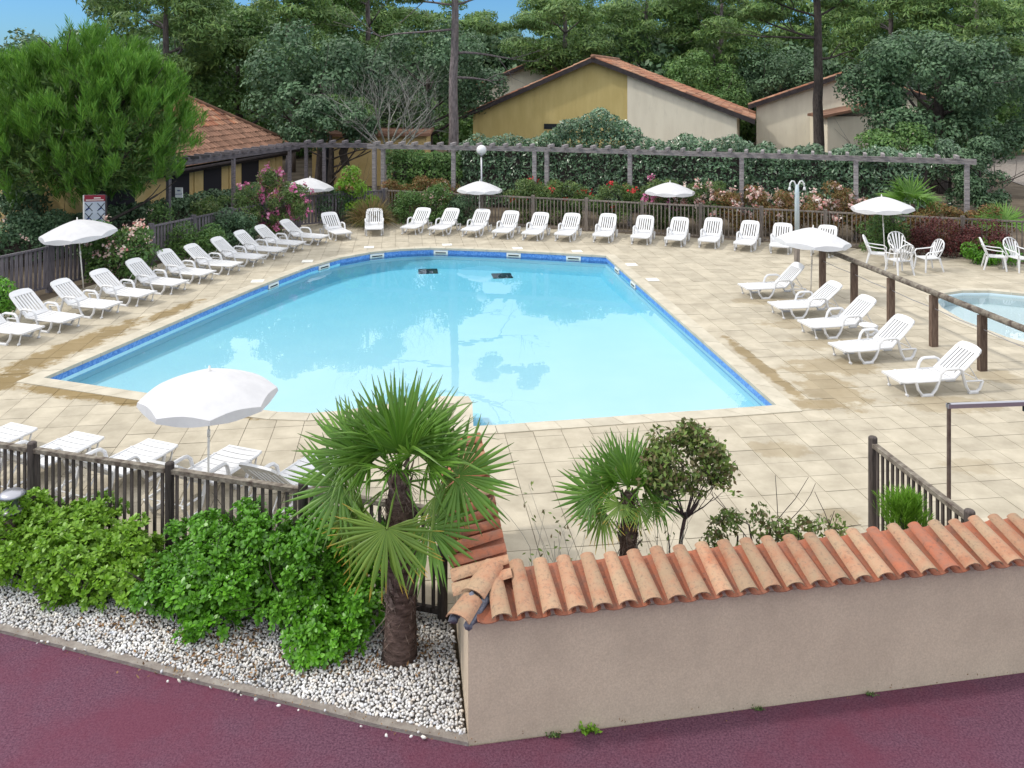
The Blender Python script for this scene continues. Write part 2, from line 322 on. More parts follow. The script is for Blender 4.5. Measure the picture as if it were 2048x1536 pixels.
def dup(root, loc, rz, label, group=None, sc=None):
    def cp(o, par):
        c = o.copy(); COL.objects.link(c)
        if par is not None: c.parent = par
        for ch in list(o.children): cp(ch, c)
        return c
    r = cp(root, None); r.location = loc; r.rotation_euler = (0, 0, rz); r['label'] = label
    if group: r['group'] = group
    if sc: r.scale = (sc, sc, sc)
    return r
def norm(a): return a/np.maximum(np.linalg.norm(a, axis=1, keepdims=True), 1e-9)
def leafquads(p, nrm, ln, wd, tdir=None, fold=0):
    """one rhombic leaf per point"""
    n = len(p); t = rng.normal(size=(n,3)) if tdir is None else tdir
    t = norm(t-nrm*np.sum(t*nrm, axis=1, keepdims=True)); b = np.cross(nrm, t)
    ln = np.broadcast_to(np.asarray(ln, float).reshape(-1,1), (n,1)); wd = np.broadcast_to(np.asarray(wd, float).reshape(-1,1), (n,1))
    V = np.stack([p-t*ln*.5, p+b*wd*.5+t*ln*.08, p+t*ln*.5, p-b*wd*.5+t*ln*.08], axis=1).reshape(-1,3)
    F = np.arange(4*n).reshape(n,4); return V, F
def shell(clumps, n, inner=.35, up=0.0):
    """points and outward directions on a set of ellipsoid clumps (x,y,z,rx,ry,rz)"""
    c = np.asarray(clumps, float); wgt = (c[:,3]*c[:,4]+c[:,3]*c[:,5]+c[:,4]*c[:,5]); wgt /= wgt.sum()
    i = rng.choice(len(c), size=n, p=wgt); d = norm(rng.normal(size=(n,3))); 
    if up: d[:,2] = np.where((d[:,2] < -.2) & (rng.random(n) < up), -d[:,2], d[:,2])
    r = 1-inner*rng.random(n)**1.7
    return c[i,:3]+d*c[i,3:]*r[:,None], d
def foliage(name, clumps, n, ln, wd, mat, parent=None, up=.4, spread=.8, lift=.25, loc=None):
    p, d = shell(clumps, n, up=up)
    nrm = norm(d+spread*rng.normal(size=(n,3))+np.array([0,0,lift]))
    s = rng.uniform(.7, 1.3, n)
    V, F = leafquads(p, nrm, ln*s, wd*s)
    return obj(name, npmesh(name, V, F, mat), parent, loc)
def crown_clumps(Rx, Ry, Rz, cz, k, cr, seed, flat=.8, zmin=-.8):
    r = np.random.default_rng(seed); d = norm(r.normal(size=(k*2,3))); d = d[d[:,2] > zmin][:k]
    q = .55+.4*r.random(len(d))**.6; s = cr*r.uniform(.65, 1.35, len(d))
    return np.column_stack([d[:,0]*Rx*q, d[:,1]*Ry*q, cz+d[:,2]*Rz*q, s, s, s*flat])

# ------------------------------------------------------------------ the pools and the paved deck
POOL = [P(x, y).to_2d() for x, y in ((85,757),(200,708),(300,665),(400,622),(500,580),(560,556),(620,533),(680,516),(740,505),(800,499),(860,496.5),(920,498),(1000,501),(1100,506),(1212,512),(1555,812),(990,852))]
POOL += [Vector(q) for q in ((-.62,13.36),(-.68,14.35),(-.76,14.62),(-1.25,14.62),(-1.45,14.4),(-2.2,14.25),(-2.75,14.0),(-3.3,13.90),(-3.85,13.95),(-4.35,14.1))]
KID = [Vector(q) for q in ((10.5,21.1),(11.0,21.65),(11.6,21.92),(12.3,21.92),(13.2,21.5),(14.5,20.5),(15.5,19),(15.5,17),(14,16),(12,16.1),(10.95,17),(10.45,18),(10.2,19.2),(10.25,20.3))]
def area(p): return .5*sum(p[i].x*p[(i+1) % len(p)].y-p[(i+1) % len(p)].x*p[i].y for i in range(len(p)))
def ccw(p): return p if area(p) > 0 else p[::-1]
POOL = ccw(POOL); KID = ccw(KID)
def offset(p, d):
    """offset a ccw outline outwards"""
    out = []; n = len(p)
    for i in range(n):
        a = (p[i]-p[i-1]).normalized(); b = (p[(i+1) % n]-p[i]).normalized()
        na = Vector((a.y, -a.x)); nb = Vector((b.y, -b.x)); m = (na+nb)
        m = m/max(m.length, 1e-6); c = max(m.dot(na), .45); out.append(p[i]+m*(d/c))
    return out
def sheet(name, outer, holes, z, mat):
    loops = [[Vector((q[0], q[1], 0)) for q in outer]]+[[Vector((q[0], q[1], 0)) for q in h] for h in holes]
    vs = [(q.x, q.y, z) for l in loops for q in l]; fs = []
    for a, b, c in tessellate_polygon(loops):
        A, B, Cc = vs[a], vs[b], vs[c]
        if (B[0]-A[0])*(Cc[1]-A[1])-(Cc[0]-A[0])*(B[1]-A[1]) < 0: b, c = c, b
        fs.append((a, b, c))
    mb = MB(); mb.add(vs, fs); return struct(mb.build(name, mat))
GH = [offset(POOL, .12), offset(KID, .12)]
sheet('ground', [(-400,-60),(400,-60),(400,500),(-400,500)], GH, -.06, m_soil)
DECK = [Vector(q) for q in ((-15.2,8.8),(-14.6,9.6),(-11.55,20.9),(-8.8,31.0),(-8.2,32.3),(-4.5,32.3),(0,31.4),(8,28.6),(11.5,27.2),(13,26.6),(15.1,25.0),(21,21.5),(21,9.2),(8,9.0),(4.4,9.35),(-.42,8.95),(-.72,8.68),(-8,10.78),(-9.5,10.5))]
DECK = ccw(DECK)
deck = sheet('pool_deck', DECK, GH, -.022, m_grout)

def pip(p, poly):
    c = False; n = len(poly); j = n-1
    for i in range(n):
        a, b = poly[i], poly[j]
        if (a.y > p.y) != (b.y > p.y) and p.x < (b.x-a.x)*(p.y-a.y)/(b.y-a.y)+a.x: c = not c
        j = i
    return c
def clip(poly, a, nrm):
    """keep the part of poly with (p-a).nrm >= 0"""
    out = []; n = len(poly)
    for i in range(n):
        p, q = poly[i], poly[(i+1) % n]; dp = (p-a).dot(nrm); dq = (q-a).dot(nrm)
        if dp >= 0: out.append(p)
        if (dp >= 0) != (dq >= 0): out.append(p+(q-p)*(dp/(dp-dq)))
    return out
def trim(cell, loop, keep_in):
    """trim a cell against an outline near it"""
    ins = [pip(v, loop) for v in cell]; c = sum(cell, Vector((0,0)))/len(cell)
    n = len(loop); near = []
    for i in range(n):
        a, b = loop[i], loop[(i+1) % n]; ab = b-a; t = max(0, min(1, (c-a).dot(ab)/ab.length_squared)); d = (a+ab*t-c).length
        near.append((d, i))
    near.sort()
    if near[0][0] > .34:
        return cell if pip(c, loop) == keep_in else []
    out = cell
    i = near[0][1]; a, b = loop[i], loop[(i+1) % n]; d = (b-a).normalized()
    nn = Vector((-d.y, d.x)) if keep_in else Vector((d.y, -d.x))
    out = clip(out, a, nn)
    if keep_in and len(near) > 1 and near[1][0] < .3 and len(out) > 2:
        i = near[1][1]; a, b = loop[i], loop[(i+1) % n]; d = (b-a).normalized(); out = clip(out, a, Vector((-d.y, d.x)))
    return out
U = Vector((.9917,.129)); Vv = Vector((-.129,.9917)); O = P(1650.8, 983).to_2d(); TU, TV = .445, .44
MID = [offset(POOL, .2), offset(KID, .12)]
slabs = []
for i in range(-60, 46):
    for j in range(-12, 62):
        o = O+U*(i*TU)+Vv*(j*TV)
        if not (-16 < o.x < 17 and 8 < o.y < 33.5): continue
        if abs(o.x) > .62*o.y+.9: continue
        g = .004
        cell = [o+U*g+Vv*g, o+U*(TU-g)+Vv*g, o+U*(TU-g)+Vv*(TV-g), o+U*g+Vv*(TV-g)]
        cell = trim(cell, DECK, True)
        for m_ in MID:
            if len(cell) > 2: cell = trim(cell, m_, False)
        if len(cell) < 3: continue
        A = abs(area(cell))
        if A < .012: continue
        c = sum(cell, Vector((0,0)))/len(cell)
        slabs.append((A/c.y**3, cell, c))
slabs.sort(key=lambda s: -s[0])
def slab_mesh(mb, cell, c0):
    h = random.uniform(-.003, .003); n = len(cell); cell = ccw(cell)
    tx, ty = random.uniform(-.006,.006), random.uniform(-.006,.006)
    top = [(p.x-c0.x, p.y-c0.y, h+tx*(p.x-c0.x)*2+ty*(p.y-c0.y)*2) if False else (p.x-c0.x, p.y-c0.y, h) for p in cell]
    bot = [(x, y, -.02) for x, y, z in top]
    mb.add(top+bot, [tuple(range(n))]+[((i+1) % n, i, i+n, (i+1) % n+n) for i in range(n)])
for s_, cell, c in slabs[:300]:
    mb = MB(); slab_mesh(mb, cell, c); mb.build('paving_slab', m_slab, deck, loc=(c.x, c.y, 0))
mb = MB()
for s_, cell, c in slabs[300:]: slab_mesh(mb, cell, Vector((0,0)))
m_slabf = stain_deck('sandstone_slabs_far', (.36,.318,.245), (.475,.425,.333), BLOBS, 0)
hs = m_slabf.node_tree.nodes.new('ShaderNodeHueSaturation'); gi = m_slabf.node_tree.nodes.new('ShaderNodeNewGeometry'); mp_ = m_slabf.node_tree.nodes.new('ShaderNodeMapRange')
mp_.inputs['To Min'].default_value = .92; mp_.inputs['To Max'].default_value = 1.08
_b = m_slabf.node_tree.nodes['Principled BSDF']; _s = _b.inputs['Base Color'].links[0].from_socket
m_slabf.node_tree.links.new(gi.outputs['Random Per Island'], mp_.inputs[0]); m_slabf.node_tree.links.new(mp_.outputs[0], hs.inputs['Value'])
m_slabf.node_tree.links.new(_s, hs.inputs['Color']); m_slabf.node_tree.links.new(hs.outputs[0], _b.inputs['Base Color'])
stuff(mb.build('paving_slabs', m_slabf, deck))

def ring(mb, p, z0, z1, d0=0, d1=0, mi=0):
    a = offset(p, d0) if d0 else p; b = offset(p, d1) if d1 else p; n = len(p)
    vs = [(q.x, q.y, z0) for q in a]+[(q.x, q.y, z1) for q in b]
    mb.add(vs, [((i+1) % n, i, i+n, (i+1) % n+n) for i in range(n)], mi)
def floor(mb, p, zf, d=0, mi=0):
    a = offset(p, d) if d else p
    vs = [(q.x, q.y, zf(q.x, q.y)) for q in a]; tri = tessellate_polygon([[Vector((q.x, q.y, 0)) for q in a]])
    fs = []
    for i, j, k in tri:
        if (vs[j][0]-vs[i][0])*(vs[k][1]-vs[i][1])-(vs[k][0]-vs[i][0])*(vs[j][1]-vs[i][1]) < 0: j, k = k, j
        fs.append((i, j, k))
    mb.add(vs, fs, mi)
def clip0(p, y, sgn):
    return clip(p, Vector((0, y)), Vector((0, sgn)))
mb = MB(); ring(mb, POOL, -.24, -.36, -.012, -.012, 1); 
FZ = lambda x, y: -.37-.23*max(0, min(1, (y-15.0)/9.5))
def dense2(a, b, step=.5):
    A_, B_ = [], []
    for i in range(len(a)):
        k = max(1, int((a[(i+1) % len(a)]-a[i]).length/step))
        for j in range(k): A_.append(a[i].lerp(a[(i+1) % len(a)], j/k)); B_.append(b[i].lerp(b[(i+1) % len(b)], j/k))
    return A_, B_
a_, b_ = dense2(offset(POOL, -.012), offset(POOL, -.24)); n_ = len(a_)
mb.add([(q.x, q.y, -.36) for q in a_]+[(q.x, q.y, FZ(q.x, q.y)) for q in b_], [((i+1) % n_, i, i+n_, (i+1) % n_+n_) for i in range(n_)], 1)
lo_ = [q for q in b_]
ys = [12.0, 15.0, 17.4, 19.8, 22.2, 24.5, 29.0]
for y0_, y1_ in zip(ys[:-1], ys[1:]):
    c_ = clip0(clip0(lo_, y0_, 1), y1_, -1)
    if len(c_) > 2: floor(mb, c_, FZ)
basin = struct(mb.build('pool_basin', [m_liner, m_linerw]))
mb = MB(); ring(mb, POOL, .0, -.24); ring(mb, POOL, -.24, -.2405, 0, -.012); mb.build('mosaic_band', m_mosaic, basin)
def coping(poly, width, step, z1, mat, parent):
    n = len(poly); out = offset(poly, width)
    inn = offset(poly, -.012)
    for i in range(n):
        a, b, A, B = inn[i], inn[(i+1) % n], out[i], out[(i+1) % n]; k = max(1, round((b-a).length/step))
        for j in range(k):
            g = .004/max((b-a).length, .1)
            t0, t1 = j/k+g, (j+1)/k-g
            q = [a.lerp(b, t0), a.lerp(b, t1), A.lerp(B, t1), A.lerp(B, t0)]
            c = sum(q, Vector((0,0)))/4
            mm = MB(); mm.prism([(p.x-c.x, p.y-c.y) for p in ccw(q)], -.05, z1+random.uniform(-.002,.002))
            mm.build('coping_stone', mat, parent, loc=(c.x, c.y, 0))
coping(POOL, .30, .5, .014, m_coping, basin)
mb = MB(); wp = offset(POOL, -.004); mb.prism([(q.x, q.y) for q in wp], -1.5, -.165); struct(mb.build('water', m_water))
def edge_at(p):
    best = None
    for i in range(len(POOL)):
        a, b = POOL[i], POOL[(i+1) % len(POOL)]; ab = b-a; t = max(0, min(1, (p-a).dot(ab)/ab.length_squared)); q = a+ab*t; d = (q-p).length
        if best is None or d < best[0]: best = (d, q, math.atan2(ab.y, ab.x))
    return best[1], best[2]
for x, y in ((544,571),(641,533),(747,508),(883,504),(1027,511),(1147,517),(1234,541),(1269,570)):
    q, an = edge_at(P(x, y, -.13).to_2d()); mb = MB()
    for b in ((-.23,.23,.0,.03,-.115,-.065),(-.23,.23,.0,.03,-.20,-.15),(-.23,-.17,.0,.03,-.15,-.115),(.17,.23,.0,.03,-.15,-.115)): mb.box(*b)
    fr = mb.build('water_inlet', m_lid, basin, loc=(q.x, q.y, 0)); fr.rotation_euler = (0,0,an)
    MB().box(-.17,.17,.002,.034,-.15,-.115).build('slot', m_slot, fr)
for x, y in ((515,563),(615,523),(738,495),(894,490),(1035,497),(1154,503),(1263,530),(1305,560)):
    p = P(x, y); MB().box(-.16,.16,-.16,.16,.004,.016).build('skimmer_lid', m_lid, deck, loc=(p.x, p.y, 0)).rotation_euler = (0,0,.13)
for x, y in ((856,543),(1004,552)):
    p = P(x, y, -.595); dr = MB().box(-.3,.3,-.3,.3,0,.03).build('floor_drain', m_door, basin, loc=(p.x, p.y, -.605)); dr.rotation_euler = (0,0,.13)
mb = MB(); ring(mb, KID, 0, -.35); floor(mb, KID, lambda x, y: -.35); kb = struct(mb.build('paddling_pool_basin', m_kidliner))
coping(KID, .22, .45, .012, m_coping, kb)
mb = MB(); floor(mb, KID, lambda x, y: -.09, -.003); struct(mb.build('paddling_pool_water', m_water2))

# ------------------------------------------------------------------ street: red asphalt, edging, gravel bed
EDGE = [(-9.5,9.85)]+[tuple(P(x, y).to_2d()) for x, y in ((0,1262),(250,1325),(400,1365),(560,1402),(750,1450),(936,1488))]
WB = Vector((-.36,7.03)); WD = Vector((.986,.166)).normalized(); WN = Vector((-WD.y, WD.x))     # front wall base line
wend = WB+WD*9
asph = EDGE+[(wend.x, wend.y),(30,12),(30,-20),(-30,-20),(-30,16)]
sheet('road', asph, [], -.02, m_asphalt)
mb = MB()
for i in range(len(EDGE)-1):
    a, b = Vector(EDGE[i]), Vector(EDGE[i+1]); d = (b-a).normalized(); n = Vector((-d.y, d.x))
    q = [a-n*.0, b-n*.0, b+n*.09, a+n*.09]; mb.prism([(p.x, p.y) for p in ccw(q)], -.03, .012)
struct(mb.build('edging_strip', m_edge))
GP = [Vector(e)+Vector((.02,.07)) for e in EDGE]+[Vector((-.40,7.2)),Vector((-.60,8.55)),Vector((-.78,8.75)),Vector((-3.8,9.62)),Vector((-8.5,11.0))]
GP = ccw(GP)
sheet('gravel_bed', GP, [], -.012, m_bedsoil)
def pebbles(n_target, poly):
    xs = [p.x for p in poly]; ys = [p.y for p in poly]; sp = .026; pts = []
    x = max(min(xs), -6.6)
    while x < max(xs):
        y = min(ys)
        while y < max(ys):
            q = Vector((x+random.uniform(-.014,.014), y+random.uniform(-.014,.014)))
            if pip(q, poly): pts.append((q.x, q.y))
            y += sp
        x += sp
    for _ in range(26):                       # a few that rolled onto the asphalt
        t = random.random(); i = random.randrange(1, len(EDGE)-1); a, b = Vector(EDGE[i]), Vector(EDGE[i+1]); q = a.lerp(b, t); pts.append((q.x, q.y-abs(random.gauss(0,.06))))
    p = np.array(pts); n = len(p)
    o = []; fo = []
    ic = []                                   # 18-vertex ball
    for z, r, k in ((-.7,.7,4),(0,1,4),(.7,.7,4)):
        for j in range(4): a = math.pi/2*j+(.785 if z else 0); ic.append((r*math.cos(a), r*math.sin(a), z))
    ic += [(0,0,1.0)]
    f = []
    for l in range(2):
        for j in range(4):
            a, b, c, d = l*4+j, l*4+(j+1) % 4, (l+1)*4+(j+1) % 4, (l+1)*4+j
            f += ([(a,b,d),(b,c,d)] if l else [(a,b,c),(a,c,d)]) 
    for j in range(4): f.append((8+j, 8+(j+1) % 4, 12))
    ic = np.array(ic); f = np.array(f); m = len(ic)
    s = rng.uniform(.010,.0185,n); an = rng.uniform(0, 6.28, n); el = rng.uniform(.8, 1.5, n)
    B = ic[None]*np.stack([s*el, s/np.sqrt(el), s*rng.uniform(.55,.9,n)], 1)[:,None,:]
    B = B*(1+.15*rng.normal(size=B.shape)); ca, sa = np.cos(an)[:,None], np.sin(an)[:,None]
    tl = rng.normal(0,.35,n)[:,None]
    X = B[:,:,0]*ca-B[:,:,1]*sa; Y = B[:,:,0]*sa+B[:,:,1]*ca; Z = B[:,:,2]+B[:,:,0]*tl
    Vt = np.stack([X+p[:,0:1], Y+p[:,1:2], Z+rng.uniform(.0,.022,n)[:,None]+.006], 2).reshape(-1,3)
    Ft = (f[None]+(np.arange(n)*m)[:,None,None]).reshape(-1,3)
    return npmesh('pebbles', Vt, Ft, m_pebble, smooth=True)
stuff(obj('pebbles', pebbles(9000, GP))) 
bpy.data.objects['pebbles']['label'] = 'white and grey pebbles spread under the bushes beside the red asphalt'
def scatter_litter(name, boxes, n, label, sz=.05):
    p = np.concatenate([np.column_stack([rng.normal(cx, sx_, n), rng.normal(cy, sy_, n), rng.uniform(.02,.06,n)]) for cx, cy, sx_, sy_ in boxes])
    V_, F_ = leafquads(p, norm(rng.normal(size=p.shape)+np.array([0,0,1.5])), rng.uniform(.5,1.3,len(p))*sz, sz*.45)
    o = stuff(obj(name, npmesh(name, V_, F_, m_litter))); o['label'] = label
scatter_litter('dry_leaves', [(-2.6,8.25,.18,.12),(-1.85,8.05,.25,.1),(-1.2,7.95,.25,.08),(-.85,8.15,.12,.1),(-3.1,8.35,.25,.1),(-2.9,8.0,.3,.08),(-2.2,7.85,.3,.08),(-3.9,8.5,.25,.08)], 90, 'brown dry leaves lying on the pebbles under the bushes')

_eb = []
for i in range(1, len(EDGE)-1):
    a, b = Vector(EDGE[i]), Vector(EDGE[i+1])
    for t_ in (.2,.5,.8): q = a.lerp(b, t_); _eb.append((q.x, q.y-.02, .15, .03))
scatter_litter('kerb_litter', [(x, y, a_, b__) for x, y, a_, b__ in _eb], 9, 'bits of brown leaf and dirt along the kerb of the red road', .022)
scatter_litter('wall_litter', [(WB.x+WD.x*s_, WB.y+WD.y*s_-.03, .35, .02) for s_ in (.6,1.4,2.2,3.0,3.8,4.6)], 16, 'bits of dry leaf and dirt at the foot of the beige wall', .02)
# ------------------------------------------------------------------ tile topped garden wall
wall = thing('garden_wall', 'beige rendered garden wall topped with terracotta barrel tiles beside the road', 'wall')
WL, TH, WH = 7.2, .30, .985
def W(s, d, z): p = WB+WD*s+WN*d; return Vector((p.x, p.y, z))
VD = Vv.normalized(); VN = Vector((VD.y, -VD.x))         # side wall runs along VD, its street side faces -VN
SLn = 3.15
def S(s, d, z): p = WB+VD*s+VN*d; return Vector((p.x, p.y, z))
mb = MB()
inner = WB+WD*.30+WN*.30
def poly3(mb, pts, z0, z1): mb.prism([(p.x, p.y) for p in ccw(pts)], z0, z1)
poly3(mb, [WB, WB+WD*WL, WB+WD*WL+WN*TH, WB+WD*.31+WN*TH], -.05, WH)
mb.build('front_panel', m_stucco, wall)
mb = MB(); e_ = WB+VD*SLn; poly3(mb, [WB+VD*.002-WD*.001, WB+WD*.31+WN*(TH+.002), e_+VN*.28, e_], -.05, WH); mb.build('side_panel', m_stucco, wall)
def barrel_mesh(name, Ln, r0, r1, up, mat, th=.013, seg=9, sag=0):
    """half round tile along +Y, r0 at the low end, arched up (cover) or down (channel)"""
    mb = MB(); vs = []
    ns = 5
    for i in range(ns):
        t = i/(ns-1); y = t*Ln; r = r0+(r1-r0)*t
        for k in range(seg):
            a = math.pi*(.06+.88*k/(seg-1)); x = -r*math.cos(a); z = r*math.sin(a)*(.66 if up else .42); z = z if up else -z
            vs.append((x, y, z))
        for k in range(seg):
            a = math.pi*(.06+.88*k/(seg-1)); q = r-th if up else r+th; x = -(q)*math.cos(a); z = q*math.sin(a)*(.66 if up else .42); z = z if up else -z
            vs.append((x, y, z))
    S2 = 2*seg; fs = []
    for i in range(ns-1):
        for k in range(seg-1):
            a = i*S2+k; fs.append((a, a+1, a+1+S2, a+S2)); b = a+seg; fs.append((b+1, b, b+S2, b+1+S2))
        for k in (0, seg-1):
            a = i*S2+k; fs.append((a, a+S2, a+S2+seg, a+seg))
    for i in (0, ns-1):
        for k in range(seg-1): a = i*S2+k; fs.append((a, a+seg, a+seg+1, a+1))
    mb.add(vs, fs); me = mb.mesh(name, mat, True)
    me.set_sharp_from_angle(angle=R(40)); return me
cover = barrel_mesh('roof_tile', .57, .086, .064, True, m_tile); coverR = barrel_mesh('roof_tile', .57, .086, .064, True, m_tilered)
chan = barrel_mesh('channel_tile', .57, .080, .102, False, m_tilered)
SLOPE = math.atan2(.115, .54)
def lay(fn, s, ang, me, dz, d0=-.13, name='roof_tile', sc=1.0):
    p = fn(s, d0, WH+.055+dz); o = obj(name, me, wall, p)
    o.rotation_euler = (Matrix.Rotation(ang, 4, 'Z') @ Matrix.Rotation(SLOPE+random.uniform(-.02,.02), 4, 'X') @ Matrix.Rotation(random.uniform(-.03,.03), 4, 'Y')).to_euler()
    o.scale = (1, sc, 1); return o
a1 = math.atan2(WD.y, WD.x); a2 = math.atan2(-VN.x, VN.y) # local +Y points into the wall
k = 0; s = .26
while s < WL:
    lay(W, s+random.uniform(-.006,.006), a1, coverR if random.random() < .06 else cover, .035)
    lay(W, s+.1075, a1, chan, .03, d0=-.115, name='channel_tile'); s += .215; k += 1
lay(W, .26-.1075, a1, chan, .03, d0=-.115, name='channel_tile', sc=.5)
s = .30
while s < SLn+.05:
    o = lay(S, s, a2, coverR if random.random() < .55 else cover, .035, d0=-.11, sc=.92); lay(S, s+.1075, a2, chan, .03, d0=-.10, name='channel_tile', sc=.9); s += .215
# hip tile and mortar on the corner
hd = (WD+VD); c0 = WB-WD*.10-VD*.06*0-WN*.10
c1 = WB+WD*.27+WN*.40; hv = Vector((c1.x-c0.x, c1.y-c0.y)); hl = hv.length; ha = math.atan2(-hv.x, hv.y)
hip = barrel_mesh('hip_tile', .40, .115, .10, True, m_tile)
for t, me_s in ((.0, .62), (.40, .95)):
    o = obj('hip_tile', hip, wall, (c0.x+hv.x*t, c0.y+hv.y*t, WH+.085+.12*t+(.02 if t else 0)))
    o.rotation_euler = (Matrix.Rotation(ha, 4, 'Z') @ Matrix.Rotation(math.atan2(.12, hl), 4, 'X')).to_euler(); o.scale = (1, me_s, 1)
mb = MB(); hr = Vector((hv.y, -hv.x)).normalized()
for d, t1 in ((1, 1.02), (-1, .42)):
    n_ = 14; mb.tube([(c0.x+hv.x*t+hr.x*d*(.075+.012*random.uniform(-1,1)), c0.y+hv.y*t+hr.y*d*(.075+.012*random.uniform(-1,1)), WH+.045+.12*t+random.uniform(-.008,.008)) for t in [.06+(t1-.06)*k/n_ for k in range(n_+1)]], [random.uniform(.030,.046) for _ in range(n_+1)], 7)
mb.tube([(c0.x+hv.x*.36-hr.x*.085, c0.y+hv.y*.36-hr.y*.085, WH+.10),(c0.x+hv.x*.37, c0.y+hv.y*.37, WH+.185),(c0.x+hv.x*.36+hr.x*.085, c0.y+hv.y*.36+hr.y*.085, WH+.10)], .03, 7)
mb.build('mortar', m_mortar, wall, True)
mb = MB()                                       # mortar filling the space under the tiles
poly3(mb, [W(.02,.0,0).to_2d(), W(WL,.0,0).to_2d(), W(WL,.27,0).to_2d(), W(.28,.27,0).to_2d()], WH-.01, WH+.06); mb.build('mortar_bed', m_stucco, wall)

# ------------------------------------------------------------------ fences
def fence(A, B, label, posts, h=1.12, ph=1.19, ssp=.098, sw=.0165, pr=.052, round_=True, mat=None, top=None, prail=.035, group='wooden slat fences around the pool'):
    A = Vector(A); B = Vector(B); d = B-A; Ln = d.length; an = math.atan2(d.y, d.x); mat = mat or m_wood
    t = thing('picket_fence', label, 'fence', (A.x, A.y, 0), an, group)
    mb = MB()
    if round_: mb.tube([(0,0,-.1),(0,0,ph-.012),(0,0,ph)], [pr,pr,pr*.82], 12)
    else: mb.box(-pr,pr,-pr,pr,-.1,ph)
    pm = mb.mesh('post', mat, False)
    ps = [p*Ln for p in posts] if isinstance(posts, (list, tuple)) else [Ln*i/posts for i in range(posts+1)]
    for x in ps: obj('post', pm, t, (x,0,0), rz=random.random()*.2)
    sm = MB().box(-sw,sw,-.011,.011,.10,h-.03).mesh('slat', mat)
    for i in range(len(ps)-1):
        a, b = ps[i]+pr, ps[i+1]-pr
        MB().box(a-.01, b+.01, -prail, prail, h-.045, h+.004).build('top_rail', top or m_woodtop, t)
        MB().box(a-.01, b+.01, -.025, .025, .06, .115).build('bottom_rail', mat, t)
        n = max(1, round((b-a)/ssp)); 
        for k in range(n):
            o = obj('slat', sm, t, (a+(k+.5)*(b-a)/n+random.uniform(-.006,.006), random.uniform(-.004,.004), 0)); o.rotation_euler = (random.uniform(-.004,.004), random.uniform(-.006,.006), random.uniform(-.08,.08))
    return t
fence((-9.35,11.11), (-.705,8.62), 'dark wooden slat fence along the gravel bed in front of the loungers', [0, .214, .425, .638, .824, 1])
fence((4.33,10.2), (4.56,8.47), 'short wooden fence section running behind the tiled wall, lime green shrub beside it', [0, 1], ssp=.105)
m_fback = M('grey_back_fence_wood', (.10,.082,.072), (.23,.20,.175), rough=.9, scale=5, bump=.3, stretch=(5,5,.7), obvar=.25)
fence((-4.9,33.05), (15.9,25.75), 'long grey slat fence behind the back row of loungers and parasols', 11, h=1.13, ph=1.2, ssp=.13, pr=.06, round_=False, mat=m_fback, top=m_fback, prail=.03)
m_fleft = M('purple_grey_fence_wood', (.085,.075,.088), (.17,.155,.17), rough=.9, scale=5, bump=.3, stretch=(5,5,.7), obvar=.2)
fence((-14.0,17.4), (-7.95,31.2), 'dark slat fence behind the left row of loungers, pink oleander in front', 9, h=1.13, ph=1.2, ssp=.13, sw=.04, pr=.06, round_=False, mat=m_fleft, top=m_fleft)
fence((-7.85,31.3), (-5.0,33.0), 'short dark fence panel closing the far left corner behind the parasol', 2, h=1.13, ph=1.2, ssp=.13, sw=.04, pr=.06, round_=False, mat=m_fleft, top=m_fleft)

# railing on the terrace
A = Vector((8.0,21.9)); B = Vector((9.35,12.2)); d = B-A; Ln = d.length
t = thing('handrail', 'weathered brown timber handrail with steel wires between lounger row and paddling pool', 'railing', (A.x, A.y, 0), math.atan2(d.y, d.x))
pm = MB().box(-.05,.05,-.072,.072,-.05,1.04).mesh('post', m_brown)
xs = [0, 1.52, 3.04, 4.55, 6.0, 7.5, 9.0]
for x in xs: obj('post', pm, t, (x,0,0))
mb = MB(); mb.tube([(-.12,0,1.09),(4.7,0,1.10),(Ln+.2,0,1.09)], .062, 10); mb.build('top_rail', m_woodtop, t, True)
for i in range(len(xs)-1): mb = MB(); mb.tube([(xs[i]+.04,0,.78),((xs[i]+xs[i+1])/2,0,.765),(xs[i+1]-.04,0,.78)], .008, 6); mb.build('wire', m_steel, t)
t = thing('shower_frame', 'thin brown steel post with a horizontal bar leading out of the picture', 'frame', (4.78,9.3,0), .09)
mb = MB(); mb.tube([(0,0,-.05),(0,0,1.93)], .022, 8); mb.build('post', m_darksteel, t)
mb = MB(); mb.box(-.02,2.6,-.025,.025,1.885,1.93); mb.build('bar', m_steel, t); MB().box(.86,.88,-.01,.01,1.82,1.885).build('bracket', m_slot, t)
mb = MB(); mb.tube([(2.55,0,-.05),(2.55,0,1.885)], .022, 8); mb.build('post', m_darksteel, t)

